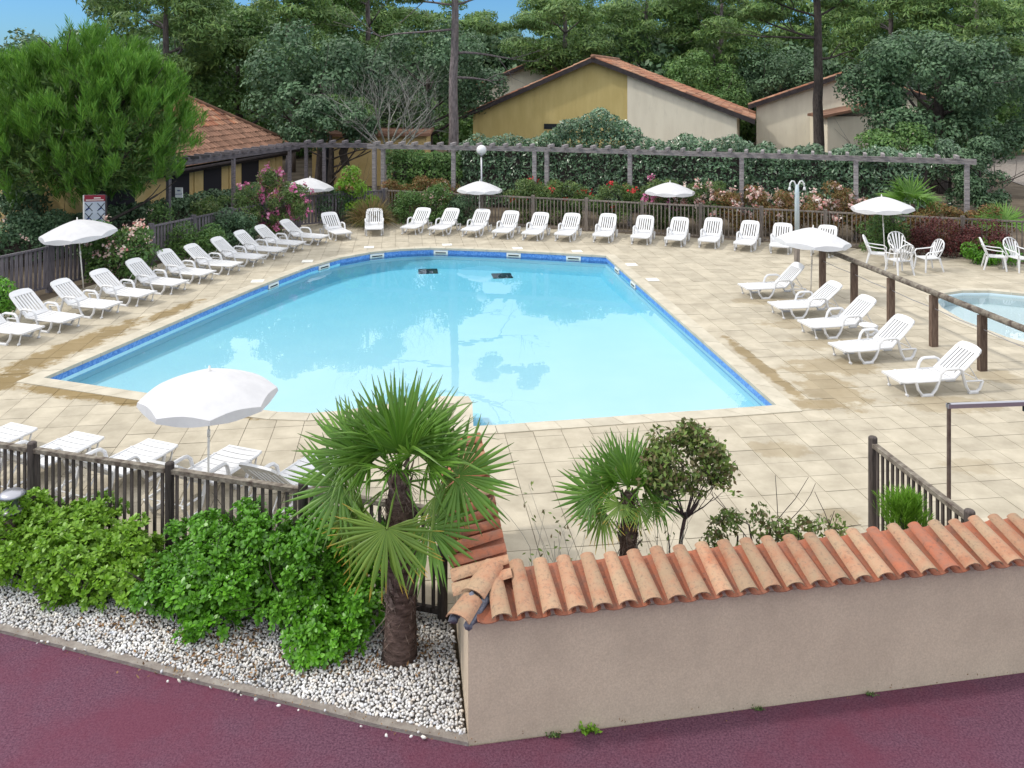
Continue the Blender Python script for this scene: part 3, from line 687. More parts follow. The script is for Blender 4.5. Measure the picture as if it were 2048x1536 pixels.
# ------------------------------------------------------------------ sun loungers
def make_lounger():
    t = thing('sun_lounger', '', 'sun lounger')
    for sgn in (-1, 1):
        y = .30*sgn; mb = MB()
        up = (0,1,0)
        mb.tube([(.54,y,.265),(.50,y,.12),(.42,y,.022),(.24,y,.022),(.16,y,.11),(.10,y,.25),(.06,y,.38),(.0,y*1.03,.435),(-.06,y*1.05,.445),(-.26,y*1.05,.445),(-.32,y*1.03,.42),(-.36,y,.30),(-.42,y,.12),(-.48,y,.025),(-.62,y,.025),(-.68,y,.07),(-.74,y,.21)], .025, 6, rb=.029, ref=up)
        mb.tube([(-.74,y,.21),(-.40,y,.215)], .013, 6, rb=.02, ref=up)
        mb.tube([(.54,y,.25),(.12,y,.25)], .016, 6, rb=.02, ref=up)
        mb.box(.22,.44,y-.026,y+.026,0,.02); mb.box(-.64,-.46,y-.026,y+.026,0,.02)
        mb.build('side_frame', m_plastic, t, False)
    mb = MB()
    for sgn in (-1, 1):
        mb.tube([(.80,.27*sgn,.255),(.70,.285*sgn,.245),(.45,.29*sgn,.252),(-.22,.29*sgn,.262)], .020, 6, rb=.016, ref=(0,1,0))
        mb.tube([(.74,.25*sgn,.24),(.68,.25*sgn,.03)], .014, 6); mb.tube([(.68,.23*sgn,.024),(.68,.28*sgn,.024)], .024, 8)
    mb.box(.77,.815,-.28,.28,.235,.272)
    seat = mb.build('seat', m_plastic, t)
    sm = MB(); 
    n = 8
    for j in range(n):
        pass
    vs = []; fs = []
    for i, yy in enumerate((-.28,-.15,0,.15,.28)):
        z = -.012*(1-(yy/.28)**2)
        vs += [(-.056,yy,z),(.056,yy,z),(.056,yy,z-.018),(-.056,yy,z-.018)]
    for i in range(4):
        for k2 in range(4): a = i*4+k2; b = i*4+(k2+1) % 4; fs.append((b, a, a+4, b+4))
    fs += [(0,1,2,3),(19,18,17,16)]
    sm = MB().add(vs, fs).mesh('slat', m_plastic)
    for j in range(n): 
        x = .715-j*.124; obj('slat', sm, seat, (x,0,.268-.012*math.sin(math.pi*min(1,(j+.5)/8))))
    # back rest, hinged at x=-.20
    b = MB(); Lb = .72
    for sgn in (-1, 1): b.tube([(0,.275*sgn,0),(.3,.28*sgn,-.008),(.62,.27*sgn,.0)], .022, 6, rb=.03, ref=(0,1,0))
    b.box(.0,.10,-.27,.27,-.012,.012)
    pts = [(.60,-.285),(.67,-.28),(.73,-.24),(.755,-.12),(.76,0),(.755,.12),(.73,.24),(.67,.28),(.60,.285)]
    b.prism(pts, -.016, .016)
    bk = b.build('backrest', m_plastic, t, loc=(-.20,0,.262)); bk.rotation_euler = (0, -R(180-39.5), 0)
    bk.scale = (1,1,-1)
    sl_ = MB().box(.08,.62,-.0225,.0225,-.012,.010).mesh('slat', m_plastic)
    for j in range(7): obj('slat', sl_, bk, (0,-.225+j*.075,0))
    s_ = MB()
    for sgn in (-1, 1): s_.tube([(-.50,.22*sgn,.50),(-.70,.22*sgn,.20)], .009, 5)
    s_.tube([(-.70,-.30,.20),(-.70,.30,.20)], .010, 5); s_.build('back_strut', m_plastic, t)
    return t
lg = make_lounger(); used = [False]
def lounger(loc, rz, label, group):
    r = lounger_(loc, rz, label, group)
    for c in r.children:
        if c.name.startswith('backrest'): c.rotation_euler = (0, -R(180-39.5+random.gauss(0,1.6)), 0)
    return r
def lounger_(loc, rz, label, group):
    if not used[0]:
        used[0] = True; lg.location = loc; lg.rotation_euler = (0,0,rz); lg['label'] = label; lg['group'] = group; return lg
    return dup(lg, loc, rz, label, group)
ORD = ['first','second','third','fourth','fifth','sixth','seventh','eighth','ninth','tenth','eleventh','twelfth','thirteenth','fourteenth','fifteenth']
LR = [((-45,606),(57,659)),((43,585),(137,636)),((127,563),(215,608)),((205,541),(285,587)),((275,522),(349,565)),((332,505),(408,544)),((389,491),(462,527)),((438,477),(513,513)),((483,465),(555,498)),((525,453),(593,485)),((576,441),(640,472))]
BR = [((655,427),(689,466)),((749,418),(748,458)),((851,416),(813,456)),((909,418),(868,458)),((970,420),(934,461)),((1028,422),(995,466)),((1087,425),(1055,469)),((1148,427),(1122,470)),((1220,428),(1199,473)),((1294,431),(1276,477)),((1363,435),(1344,480)),((1430,438),(1412,483)),((1504,443),(1483,489)),((1567,447),(1558,494)),((1658,453),(1638,499))]
RR = [((1605,533),(1485,572)),((1674,566),(1548,609)),((1744,598),(1608,646)),((1819,638),(1671,693)),((1946,693),(1785,753))]
def pose(h, f):
    a = P(*h, .70); b = P(*f, .27); m = (a+b)/2; return (m.x, m.y, 0), math.atan2(b.y-a.y, b.x-a.x)
labL = ['white plastic lounger cut off by the left edge of the picture'] + ['white lounger in the left row, %s' % s for s in (
    'lowest one seen whole', 'second seen whole, below the dark fence', 'at the foot of the leaning left parasol pole', 'in front of the white and red flowering bush', 'right of the flowering bush', 'sixth counting up from the left edge',
    'in front of the low dark shrubs', 'below the magenta oleander', 'third from the top end', 'last but one, left of the far left parasol pole')]
labL = labL[:11]
for i, (h, f) in enumerate(LR):
    loc, a = pose(h, f); lounger(loc, R(-17.5+random.uniform(-2,2)), labL[i], 'loungers in a row along the left pool edge')
labB = ['white lounger turned right at the far corner, beside the far left parasol', 'white lounger seen straight from its foot end, before the tawny grass clump',
 'white lounger, leftmost of the angled back row, before a white flowered shrub', 'second lounger of the angled back row, left of the middle parasol pole', 'white lounger standing right under the middle back parasol pole',
 'white lounger just right of the middle back parasol pole', 'white lounger in back row below the red oleanders, left one', 'white lounger in back row below the red oleanders, right one',
 'white lounger in back row level with the far right pool corner', 'white lounger just left of the right back parasol pole', 'white lounger touching the right back parasol pole', 'white lounger next right of the right back parasol pole',
 'white lounger in back row left of the one beside the shower column', 'white lounger half covered by the parasol, left of the shower column', 'white lounger mostly hidden behind the parasol near the timber handrail']
for i, (h, f) in enumerate(BR):
    loc, a = pose(h, f); lounger(loc, a, labB[i], 'loungers in a row along the back fence')
labR = ['white lounger farthest back of the five beside the handrail', 'white lounger second from the back beside the handrail, at the parasol pole', 'white lounger in the middle of the five beside the handrail', 'white lounger with a small white table behind, fourth beside the handrail', 'white lounger nearest the viewer beside the handrail, right of the pool corner']
for i, (h, f) in enumerate(RR):
    loc, a = pose(h, f); lounger(loc, a+random.uniform(-.03,.03), labR[i], 'loungers beside the timber handrail')
labN = ['white lounger behind the front fence, cut by the left picture edge', 'white lounger behind the front fence, right of the first fence post', 'white lounger behind the front fence, middle one of five', 'white lounger beside the front parasol pole behind the fence', 'white lounger partly hidden by the big front palm']
nd = Vector((.37,.93)).normalized()
for i, (x, y) in enumerate(((45,851),(178,869),(323,884),(490,897),(655,911))):
    p = P(x, y, .27); c = p-Vector((nd.x, nd.y, 0))*.79; lounger((c.x, c.y, 0), math.atan2(nd.y, nd.x)+random.uniform(-.03,.03), labN[i], 'loungers behind the front fence')

# ------------------------------------------------------------------ parasols
def canopy_mesh(Rr, rise, sag=.05):
    n, ns, mr_ = 8, 6, 7; mb = MB(); vs = [(0,0,0)]; fs = []; T = n*ns
    for i in range(1, mr_+1):
        q = i/mr_
        for k in range(T):
            a = 2*math.pi*k/T; u = (k % ns)/ns; inw = math.cos(math.pi/8)/math.cos(math.pi/4*u-math.pi/8)-.02*math.sin(math.pi*u); r = Rr*q*inw
            z = -rise*q**1.4+.035*math.sin(math.pi*u)*q*q; vs.append((r*math.cos(a), r*math.sin(a), z))
    for k in range(T): fs.append((0, 1+k, 1+(k+1) % T))
    for i in range(mr_-1):
        for k in range(T): a = 1+i*T+k; b = 1+i*T+(k+1) % T; fs.append((a, a+T, b+T, b))
    mb.add(vs, fs); return mb, T, ns, 1+(mr_-1)*T
def make_parasol():
    t = thing('parasol', '', 'parasol'); Rr, rise, H_ = .92, .34, 1.86
    mb, T, ns, base = canopy_mesh(Rr, rise); rim = [Vector(v) for v in mb.v[base:base+T]]
    can = mb.build('canopy', m_canvas, t, True, (0,0,H_-.03)); can.data.set_sharp_from_angle(angle=R(12))
    v = MB(); m_ = len(rim)
    for pn in range(8):
        vs = []; fs = []
        for u in range(ns+1):
            p = rim[(pn*ns+u) % m_]; o = p.normalized()*.012; o.z = 0
            dp = .06+.075*math.sin(math.pi*u/ns)
            vs += [p, p+o*.6+Vector((0,0,-dp*.5)), p+o*(1.2+.6*random.uniform(-1,1))+Vector((0,0,-dp))]
        for u in range(ns):
            for j in range(2): a = u*3+j; fs.append((a, a+1, a+4, a+3))
        v.add(vs, fs)
    v.build('valance', m_canvas, t, True, (0,0,H_-.03))
    rb = MB().tube([(Rr*q*.98,0,-rise*q**1.4-.004) for q in (0,.15,.35,.55,.75,.9,1)], .006, 5).mesh('rib', m_steel)
    for k2 in range(8): obj('rib', rb, t, (0,0,H_-.055), rz=2*math.pi*k2/8)
    p = MB(); p.tube([(0,0,-.02),(0,0,.95)], .017, 8); p.tube([(0,0,.9),(0,0,1.0)], .023, 8); p.tube([(0,0,.97),(0,0,H_-.04)], .013, 8); p.build('pole', m_pole, t, True)
    f = MB(); f.lathe([(.028,-.03),(.028,-.005),(.016,.0),(.014,.055),(.001,.06)], 10); f.build('finial', m_pole, t, True, (0,0,H_-.02))
    return t
par = make_parasol(); pu = [False]
def parasol(loc, rz, tilt, label, sc=1):
    if not pu[0]: pu[0] = True; o = par; o.location = loc; o['label'] = label; o['group'] = 'white garden parasols around the pool'
    else: o = dup(par, loc, rz, label, 'white garden parasols around the pool')
    o.rotation_euler = (tilt[0], tilt[1], rz); o.scale = (sc, sc, sc); return o
def gp(x, Y): return ((x-1024)/FP*Y, Y, 0)
parasol(gp(416, 11.05), .35, (.02,.01), 'white parasol nearest the viewer, in front of the pool corner', .93)
parasol(gp(167, 22.1), .3, (.06,-.07), 'white parasol leaning slightly, before the dark fence at left')
parasol(gp(614, 31.6), .1, (0,.06), 'white parasol at the far left corner beside the magenta oleander', .97)
parasol(gp(958, 31.3), .25, (0,.02), 'white parasol in the middle of the back row below the globe lamp', .92)
parasol(gp(1339, 30.2), .05, (0,.01), 'white parasol in the back row before the pink oleander hedge', .97)
o5 = parasol(gp(1621, 21.1), .5, (.02,.03), 'white parasol beside the shower column and the timber handrail', .97)
parasol(gp(1770, 26.2), .2, (-.02,-.05), 'white parasol above the white armchairs at right')
for ch in o5.children:
    if ch.name.startswith('pole'): ch.data = ch.data.copy(); ch.data.materials[0] = m_oldpole

# ------------------------------------------------------------------ white armchairs and small table
def make_chair():
    t = thing('armchair', '', 'chair')
    s = MB(); s.prism([(.24,-.22),(.26,-.15),(.26,.15),(.24,.22),(-.18,.19),(-.18,-.19)], .36, .385); s.build('seat', m_plastic, t)
    for x, y, dx, dy in ((.22,.22,.05,.05),(.22,-.22,.05,-.05),(-.2,.2,-.10,.05),(-.2,-.2,-.10,-.05)):
        l = MB(); l.tube([(x,y,.38),(x+dx*.5,y+dy*.5,.19),(x+dx,y+dy,0)], [.036,.026,.022], 6, rb=None); l.build('leg', m_plastic, t)
    for sg in (-1, 1):
        a = MB(); a.tube([(.23,.235*sg,.36),(.25,.27*sg,.50),(.19,.285*sg,.565),(.0,.285*sg,.575),(-.22,.25*sg,.60),(-.30,.20*sg,.64)], .016, 6, rb=.028, ref=(0,1,0)); a.build('arm', m_plastic, t)
    b = MB(); Lb = []
    def bp(u, v): return Vector((-.17-.20*v/.50-.03*math.cos(u*4)*0, u, .37+v))
    arch = [(-.19,.0),(-.235,.18),(-.245,.32),(-.20,.43),(-.11,.49),(0,.51),(.11,.49),(.20,.43),(.245,.32),(.235,.18),(.19,.0)]
    b.tube([bp(u, v) for u, v in arch], .013, 6, rb=.024, ref=(1,0,0))
    b.tube([bp(-.19,.02), bp(.19,.02)], .012, 6, rb=.02, ref=(1,0,0)); bk = b.build('backrest', m_plastic, t)
    for u0, u1, v1 in ((-.06,-.19,.40),(-.035,-.10,.48),(0,0,.50),(.035,.10,.48),(.06,.19,.40)):
        q = MB(); q.tube([bp(u0*1.5,.02), bp((u0*1.6+u1)/2,v1*.5), bp(u1,v1)], [.018,.024,.030], 6, rb=.008); q.build('slat', m_plastic, bk)
    return t
ch0 = make_chair(); cu = [False]
def chair(x, y, rz, label):
    loc = P(x, y); loc = (loc.x, loc.y, 0)
    if not cu[0]: cu[0] = True; ch0.location = loc; ch0.rotation_euler = (0,0,rz); ch0['label'] = label; ch0['group'] = 'white armchairs on the deck at right'
    else: dup(ch0, loc, rz, label, 'white armchairs on the deck at right')
chair(1754, 532, R(-25), 'white armchair left of the parasol pole, facing right')
chair(1800, 527, R(-95), 'white armchair with tall fan back facing the viewer behind another chair')
chair(1799, 547, R(100), 'white armchair seen from its back, in front of a taller one')
chair(1857, 541, R(188), 'white armchair facing left towards the parasol pole')
chair(1989, 538, R(-22), 'white armchair facing right near the paddling pool')
chair(2038, 541, R(-75), 'white armchair cut by the right picture edge')
t = thing('side_table', 'small white plastic table between two loungers beside the handrail', 'table', (7.35,17.55,0))
mb = MB(); mb.lathe([(0,.40),(.17,.40),(.18,.385),(.17,.375),(0,.375)], 16); mb.build('table_top', m_plastic, t)
mb = MB(); mb.tube([(0,0,0),(0,0,.38)], .025, 8); mb.lathe([(.13,0),(.13,.015),(.03,.03)], 14); mb.build('leg', m_plastic, t)

# ------------------------------------------------------------------ shower, lamps, signs
t = thing('shower_column', 'poolside shower column of timber and pipe with two white crook heads', 'shower', gp(1594, 24.9))
mb = MB(); mb.tube([(0,0,-.05),(0,0,1.0)], .085, 10); mb.build('timber_base', m_fback, t, False)
mb = MB(); mb.tube([(0,0,1.0),(0,0,2.1),(0,0,2.36)], [.07,.07,.05], 10); mb.build('pipe', M('pale_blue_pipe', (.42,.50,.55), (.5,.56,.58), rough=.4), t, True)
for sg in (-1, 1):
    mb = MB(); pts = [(.03*sg,0,2.2),(.04*sg,0,2.36),(.09*sg,0,2.46),(.15*sg,0,2.47),(.20*sg,0,2.40),(.215*sg,0,2.28)]
    mb.tube(pts, .022, 8); mb.tube([(.215*sg,0,2.29),(.218*sg,0,2.20)], [.03,.05], 10); mb.build('shower_head', m_plastic, t, True)
t = thing('globe_lamp', 'white globe lamp on a thin grey pole behind the middle parasol', 'lamp', gp(963, 33.0))
mb = MB(); mb.tube([(0,0,-.1),(0,0,2.5)], .035, 8); mb.tube([(0,0,2.46),(0,0,2.52)], .08, 10); mb.build('pole', m_steel, t, True)
mb = MB(); mb.lathe([(.2*math.sin(a), -.2*math.cos(a)) for a in [math.pi*i/12 for i in range(13)]], 20, (0,0,2.68)); mb.build('globe', m_plastic, t, True)
t = thing('bollard_lamp', 'dark bollard lamp with pale rings among the yellow green bush', 'lamp', (-5.62,9.55,0))
mb = MB(); mb.lathe([(.075,-.05),(.075,.62),(.0,.62)], 16); mb.build('post', m_darksteel, t, True)
mb = MB(); mb.lathe([(.11,.62),(.125,.635),(.12,.65),(.07,.655)], 16); mb.build('ring', m_steel, t, True)
mb = MB(); mb.lathe([(.065,.65),(.065,.80)], 14); mb.build('lens', M('smoky_lamp_glass', (.14,.16,.15), rough=.25), t, True)
mb = MB(); mb.lathe([(.13,.80),(.14,.82),(.10,.85),(.0,.86)], 16); mb.build('cap', m_steel, t, True)
def quad_marks(t, marks, mat, name, y=-.022):
    for x0, x1, z0, z1, an in marks:
        c = Vector(((x0+x1)/2, y, (z0+z1)/2)); o = MB().box(-(x1-x0)/2,(x1-x0)/2,-.002,.002,-(z1-z0)/2,(z1-z0)/2).build(name, mat, t, loc=c); o.rotation_euler = (0,an,0)
m_blueprint = M('blue_print', (.03,.06,.22), rough=.5); m_redp = M('red_sign_band', (.22,.02,.035), rough=.5)
p = Vector(gp(190, 24.1)); t = thing('notice_board', 'pool rules board with red header and four crossed out pictures under the pine', 'sign', p, .12)
MB().box(-.30,.30,-.015,.015,1.20,2.17).build('panel', M('pale_blue_panel', (.34,.40,.48), (.44,.48,.54), scale=2), t)
MB().box(-.30,.30,-.020,-.0152,1.99,2.17).build('header', m_redp, t)
quad_marks(t, [(-.02,.16,2.075,2.10,0),(-.24,.24,2.02,2.04,0)], m_lid, 'lettering')
for cx, cz in ((-.16,1.83),(.17,1.83),(-.16,1.55),(.17,1.55)):
    quad_marks(t, [(cx-.15,cx+.15,cz-.009,cz+.009,.85),(cx-.15,cx+.15,cz-.009,cz+.009,-.85)], m_slot, 'cross')
    o = MB().box(-.05,.05,-.002,.002,-.02,.02).build('pictogram', m_blueprint, t, loc=(cx-.03,-.018,cz-.05)); o.rotation_euler = (0,-.6,0)
quad_marks(t, [(-.26,.28,1.36,1.385,-.03),(-.2,.28,1.31,1.33,-.03),(-.1,.28,1.26,1.28,-.03)], m_blueprint, 'lettering')
for x in (-.30,.30): MB().box(x-.02,x+.02,-.02,.02,-.05,2.17).build('post', m_lid if x < 0 else m_verge, t)
t = thing('small_sign', 'small white sign with blue lettering on a pergola post by the ochre wall', 'sign', gp(358, 27.2), -.18)
MB().box(-.13,.13,-.012,.012,1.66,1.98).build('panel', m_plastic, t)
quad_marks(t, [(-.05,.055,1.865,1.895,0),(-.12,-.03,1.755,1.775,-.1),(-.01,.03,1.755,1.785,0),(.05,.11,1.765,1.785,-.2)], m_blueprint, 'lettering', y=-.0145)

# ------------------------------------------------------------------ pergolas
m_pergd = M('dark_purple_pergola_wood', (.085,.075,.085), (.18,.16,.175), rough=.85, scale=4, bump=.3, stretch=(1,5,5), obvar=.15)
def pergola(A, B, label, nposts, nraft, z=2.72, wood=None, pw=.075):
    m_perg = wood or globals()['m_perg']
    A = Vector(A); B = Vector(B); d = B-A; Ln = d.length
    t = thing('pergola', label, 'pergola', (A.x, A.y, 0), math.atan2(d.y, d.x))
    MB().box(-.25,Ln+.2,-.05,.05,z-.09,z+.09).build('beam', m_perg, t)
    pm = MB().box(-pw,pw,-pw,pw,-.1,z-.092).mesh('post', m_perg)
    xs = nposts if isinstance(nposts, list) else [Ln*i/(nposts-1) for i in range(nposts)]
    for x in xs: obj('post', pm, t, (x,0,0))
    rm = MB().box(-.05,.05,-.32,.32,z+.092,z+.20).mesh('rafter', m_perg)
    for i in range(nraft): obj('rafter', rm, t, (Ln*(i+.3)/nraft,0,random.uniform(-.004,.004)))
    return t
pb = pergola((1.35,32.9), (15.1,28.05), 'long grey timber pergola behind the back fence, right run to its end post', [0,3.25,7.3,11.1,14.5], 26)
pergola((-5.6,34.3), (1.15,32.95), 'grey timber pergola behind the middle parasol and globe lamp', [.05,.42,3.35,6.6], 13)
pergola((-8.5,34.7), (-5.9,34.5), 'short vine covered pergola piece at the far left corner', [.1,.85], 5, z=2.74, wood=m_pergd, pw=.06)
pergola((-11.2,26.6), (-8.7,34.3), 'purple grey pergola in front of the ochre house at left', [.65,4.0,7.6], 15, z=2.70, wood=m_pergd, pw=.055)

# ------------------------------------------------------------------ houses
def roof_tiles(name, A, B, Up, mat, parent, w=.22, ln=.34, parts=0, hip=None):
    """barrel tiles on a slope: eave from A to B, Up the full vector up the slope; hip(u,v)->bool keeps a tile"""
    A, B, Up = Vector(A), Vector(B), Vector(Up); e = B-A; nE = int(e.length/w); nU = int(Up.length/ln); eu = e.normalized(); uu = Up.normalized(); nn = eu.cross(uu).normalized()
    if nn.z < 0: nn = -nn
    seg = 5; base = []
    for y, rr in ((0,.095),(ln*1.1,.078)):
        for k2 in range(seg): a = math.pi*k2/(seg-1); base.append((-rr*math.cos(a), y, rr*.75*math.sin(a)+(.014 if y == 0 else .0)))
    bf = [(k2, k2+1, k2+1+seg, k2+seg) for k2 in range(seg-1)]
    base = np.array(base); fr = np.array([list(eu), list(uu), list(nn)]); Vs = []; cnt = 0
    pmsh = None
    for j in range(nU):
        for i in range(nE):
            u, v = (i+.5)/nE, j/nU
            if hip and not hip(u, v): continue
            p = A+e*u+Up*v+nn*random.uniform(-.008,.012)+eu*random.uniform(-.01,.01)
            if cnt < parts:
                if pmsh is None: pmsh = npmesh('roof_tile', base @ fr, bf, mat, True)
                obj('roof_tile', pmsh, parent, p)
            else: Vs.append(base @ fr+np.array(p))
            cnt += 1
    if Vs:
        n = len(Vs); V_ = np.concatenate(Vs); F_ = (np.array(bf)[None]+(np.arange(n)*len(base))[:,None,None]).reshape(-1,4)
        stuff(obj(name, npmesh(name, V_, F_, mat, True), parent))
    mb = MB(); q = [A-nn*.03, B-nn*.03, B+Up-nn*.03, A+Up-nn*.03]
    return q
# left house: ochre walls, hipped roof
h = thing('pool_house', 'low ochre house with hipped red tile roof behind the bright pine', 'house')
C0 = Vector((-9.9,39.6)); C1 = Vector((-13.4,25.0)); dv = (C1-C0).normalized(); nv = Vector((-dv.y, dv.x)); 
if nv.x > 0: nv = -nv                                    # nv points away from the pool
ZE, ZR = 2.25, 4.75
def hp(s, d, z): q = C0+dv*s+nv*d; return Vector((q.x, q.y, z))
HL = 11.9
mb = MB(); q = [hp(.6,.55,0), hp(HL,.55,0), hp(HL,8,0), hp(.6,8,0)]; mb.prism([(p.x, p.y) for p in ccw([p.to_2d() for p in q])], -.1, ZE+.12); mb.build('wall', m_stuccol, h)
an = math.atan2(dv.y, dv.x)
def panel(name, s, wd, z0, z1, mat, dep=.03, parent=None):
    p = hp(s, .55, 0); o = MB().box(-wd/2, wd/2, -.06, dep, z0, z1).build(name, mat, parent or h, loc=(p.x, p.y, 0)); o.rotation_euler = (0,0,an); return o
for s, wd, z0, z1 in ((3.4,1.35,0,2.1),(6.2,1.2,0,2.05),(8.4,1.3,0,2.1),(11.5,1.3,0.0,2.1)): panel('door', s, wd, z0, z1, m_door)
for s in (1.2,5.0,7.4): panel('pilaster', s, .10, 0, 2.2, m_stuccol, .05)
o = panel('awning_frame', 8.9, .05, .9, 2.1, m_steel, .05)
mb = MB(); a = hp(0,0,ZE-.13); b = hp(HL,0,ZE-.13); mb.tube([a, b], .06, 6); mb.build('gutter', m_verge, h)
mb = MB()
RX = 3.9; rs = 3.6
e0, e1, r0, r1, f0, f1 = hp(0,0,ZE), hp(HL,0,ZE), hp(rs,RX,ZR), hp(HL,RX,ZR), hp(0,RX*2,ZE), hp(HL,RX*2,ZE)
mb.add([e0,e1,r0,r1,f0,f1], [(0,1,3,2),(0,2,4),(4,2,3,5)]); mb.add([v-Vector((0,0,.14)) for v in (e0,e1,r0,r1,f0,f1)], [(0,1,5,4)]); mb.build('roof', m_farroof, h)
lv = hp(0,RX,ZR)-hp(0,0,ZE)
roof_tiles('roof_tiles', e0+Vector((0,0,.02)), e1+Vector((0,0,.02)), lv, m_farroof, h, parts=290, hip=lambda u, v: u*HL > v*rs-.1)
mb = MB(); mb.tube([e0+Vector((0,0,.06)), r0+Vector((0,0,.08)), r1+Vector((0,0,.08))], .11, 8); mb.build('ridge_tiles', m_farroof, h, True)
mb = MB(); mb.box(0,0,0,0,0,0) if False else None
mb.tube([hp(.3,.3,ZE-.2), hp(HL,.3,ZE-.2)], .14, 4); mb.build('eave_beam', m_verge, h)
# annexe further back left, half hidden by trees
h2 = thing('annexe', 'ochre annexe wall seen below the pergola behind the bare tree', 'house', (-7.6,43.5,0), .05)
MB().box(-2.6,3.2,0,5,-.1,2.5).build('wall', m_stuccol, h2); MB().box(-1.9,-1.5,-.03,.0,.0,1.9).build('door', m_door, h2); MB().box(-2.9,3.4,-.3,5,2.5,2.65).build('roof', m_farroof, h2)

def gable_house(name, label, apex, ang, wl, wr, slope_l, slope_r, depth, split, ml, mrr, z_base=-.1, tiles=True):
    """gable end facing the viewer: apex point, wall half widths, slopes (drop per metre)"""
    t = thing(name, label, 'house', (apex[0], apex[1], 0), ang); za = apex[2]; ov = .45
    zl, zr = za-slope_l*wl, za-slope_r*wr
    def pan(x0, x1, mat, nm, dy=0):
        f = lambda x: za-.12-(slope_l*-x if x < 0 else slope_r*x); xs = sorted({x0, x1}|({0} if x0 < 0 < x1 else set()))
        top = [(x, f(x)) for x in xs]; pts = [(x0, z_base), (x1, z_base)]+top[::-1]; n = len(pts)
        vs = [(x, dy, z) for x, z in pts]+[(x, dy+.25, z) for x, z in pts]
        MB().add(vs, [tuple(range(n)), tuple(range(2*n-1, n-1, -1))]+[((i+1) % n, i, i+n, (i+1) % n+n) for i in range(n)]).build(nm, mat, t)
    pan(-wl+.0, split, ml, 'wall'); pan(split+.002, wr-.5, mrr, 'wall', -.12)
    MB().box(wr-.75, wr-.5, .14, depth, z_base, zr).build('side_wall', mrr, t); MB().box(-wl, -wl+.25, .26, depth, z_base, zl-.12).build('side_wall', ml, t)
    for sgn, wd, sl_ in ((-1, wl+ov, slope_l), (1, wr+ov, slope_r)):
        x1 = sgn*wd; z1 = za-sl_*wd
        MB().add([(0,-.42,za+.02),(x1,-.42,z1+.02),(x1,-.42,z1-.24),(0,-.42,za-.24),(0,-.36,za+.02),(x1,-.36,z1+.02),(x1,-.36,z1-.24),(0,-.36,za-.24)],
                 [(0,1,2,3),(7,6,5,4),(0,4,5,1),(1,5,6,2),(2,6,7,3)]).build('verge_board', m_verge, t)
        MB().add([(0,-.35,za+.03),(x1,-.35,z1+.03),(x1,depth,z1+.03),(0,depth,za+.03),(0,-.35,za-.10),(x1,-.35,z1-.10),(x1,depth,z1-.10),(0,depth,za-.10)], [(0,1,2,3),(7,6,5,4),(0,4,5,1),(1,5,6,2)]).build('roof', m_farroof, t)
        if tiles:
            A_ = Vector((x1,-.40,z1+.03)); B_ = Vector((x1,depth,z1+.03)); roof_tiles('roof_tiles', A_, B_, Vector((-x1,0,za-z1)), m_farroof, t, w=.26, ln=.38)
    mb = MB(); mb.tube([(0,-.45,za+.08),(0,depth,za+.08)], .13, 8); mb.build('ridge_tiles', m_farroof, t, True)
    return t
gh = gable_house('gable_house', 'wide gabled house with ochre left wall and cream right wall behind the laurel hedge', at(1188,116,48), R(-16), 7.2, 8.3, .43, .385, 9, 1.9, m_stuccoy, m_stuccoc)
MB().box(-2.9,-1.6,-.04,.03,2.55,2.85).build('window', m_slot, gh)
gable_house('gable_house', 'small distant cream gable with tiled roof left of the ochre gable house', at(1062,125,64), R(-14), 4.2, 3.2, .42, .45, 7, 3.1, m_stuccoc, m_stuccoc)
gable_house('gable_house', 'cream house with rising roof behind the dark pine trunk at right', at(1700,142,49), R(-20), 5.2, 4.0, .36, .36, 9, 1.5, m_stuccoc, m_stuccoc)
lean = thing('lean_to', 'low cream lean-to with small tiled roof beside the dark pine trunk', 'house', at(1655,275,47).to_2d().to_3d(), 0)
MB().box(0,3.0,0,3,-.1,3.35).build('wall', m_stuccoc, lean); 
MB().add([(-.35,-.35,3.42),(3.2,-.35,4.15),(3.2,2.2,4.15),(-.35,2.2,3.42),(-.35,-.35,3.28),(3.2,-.35,4.0),(3.2,2.2,4.0),(-.35,2.2,3.28)], [(0,1,2,3),(7,6,5,4),(0,4,5,1),(0,3,7,4)]).build('roof', m_farroof, lean)
yh = thing('far_house', 'yellow wall of a far house at the right picture edge', 'house', gp(2000, 60)); MB().box(-3,9,0,6,-.1,1.1).build('wall', m_stuccoy, yh); MB().box(-3,9,-.03,6.02,-.1,-.02).build('plinth', m_edge, yh)
yh.location = (33.5, 64, 0); yh.children[0].scale = (1,1,3.2)
mb = MB(); mb.add([(24,34,-.03),(40,40,-.03),(40,60,-.03),(30,60,-.03)], [(0,1,2,3)]); struct(mb.build('path', m_edge))

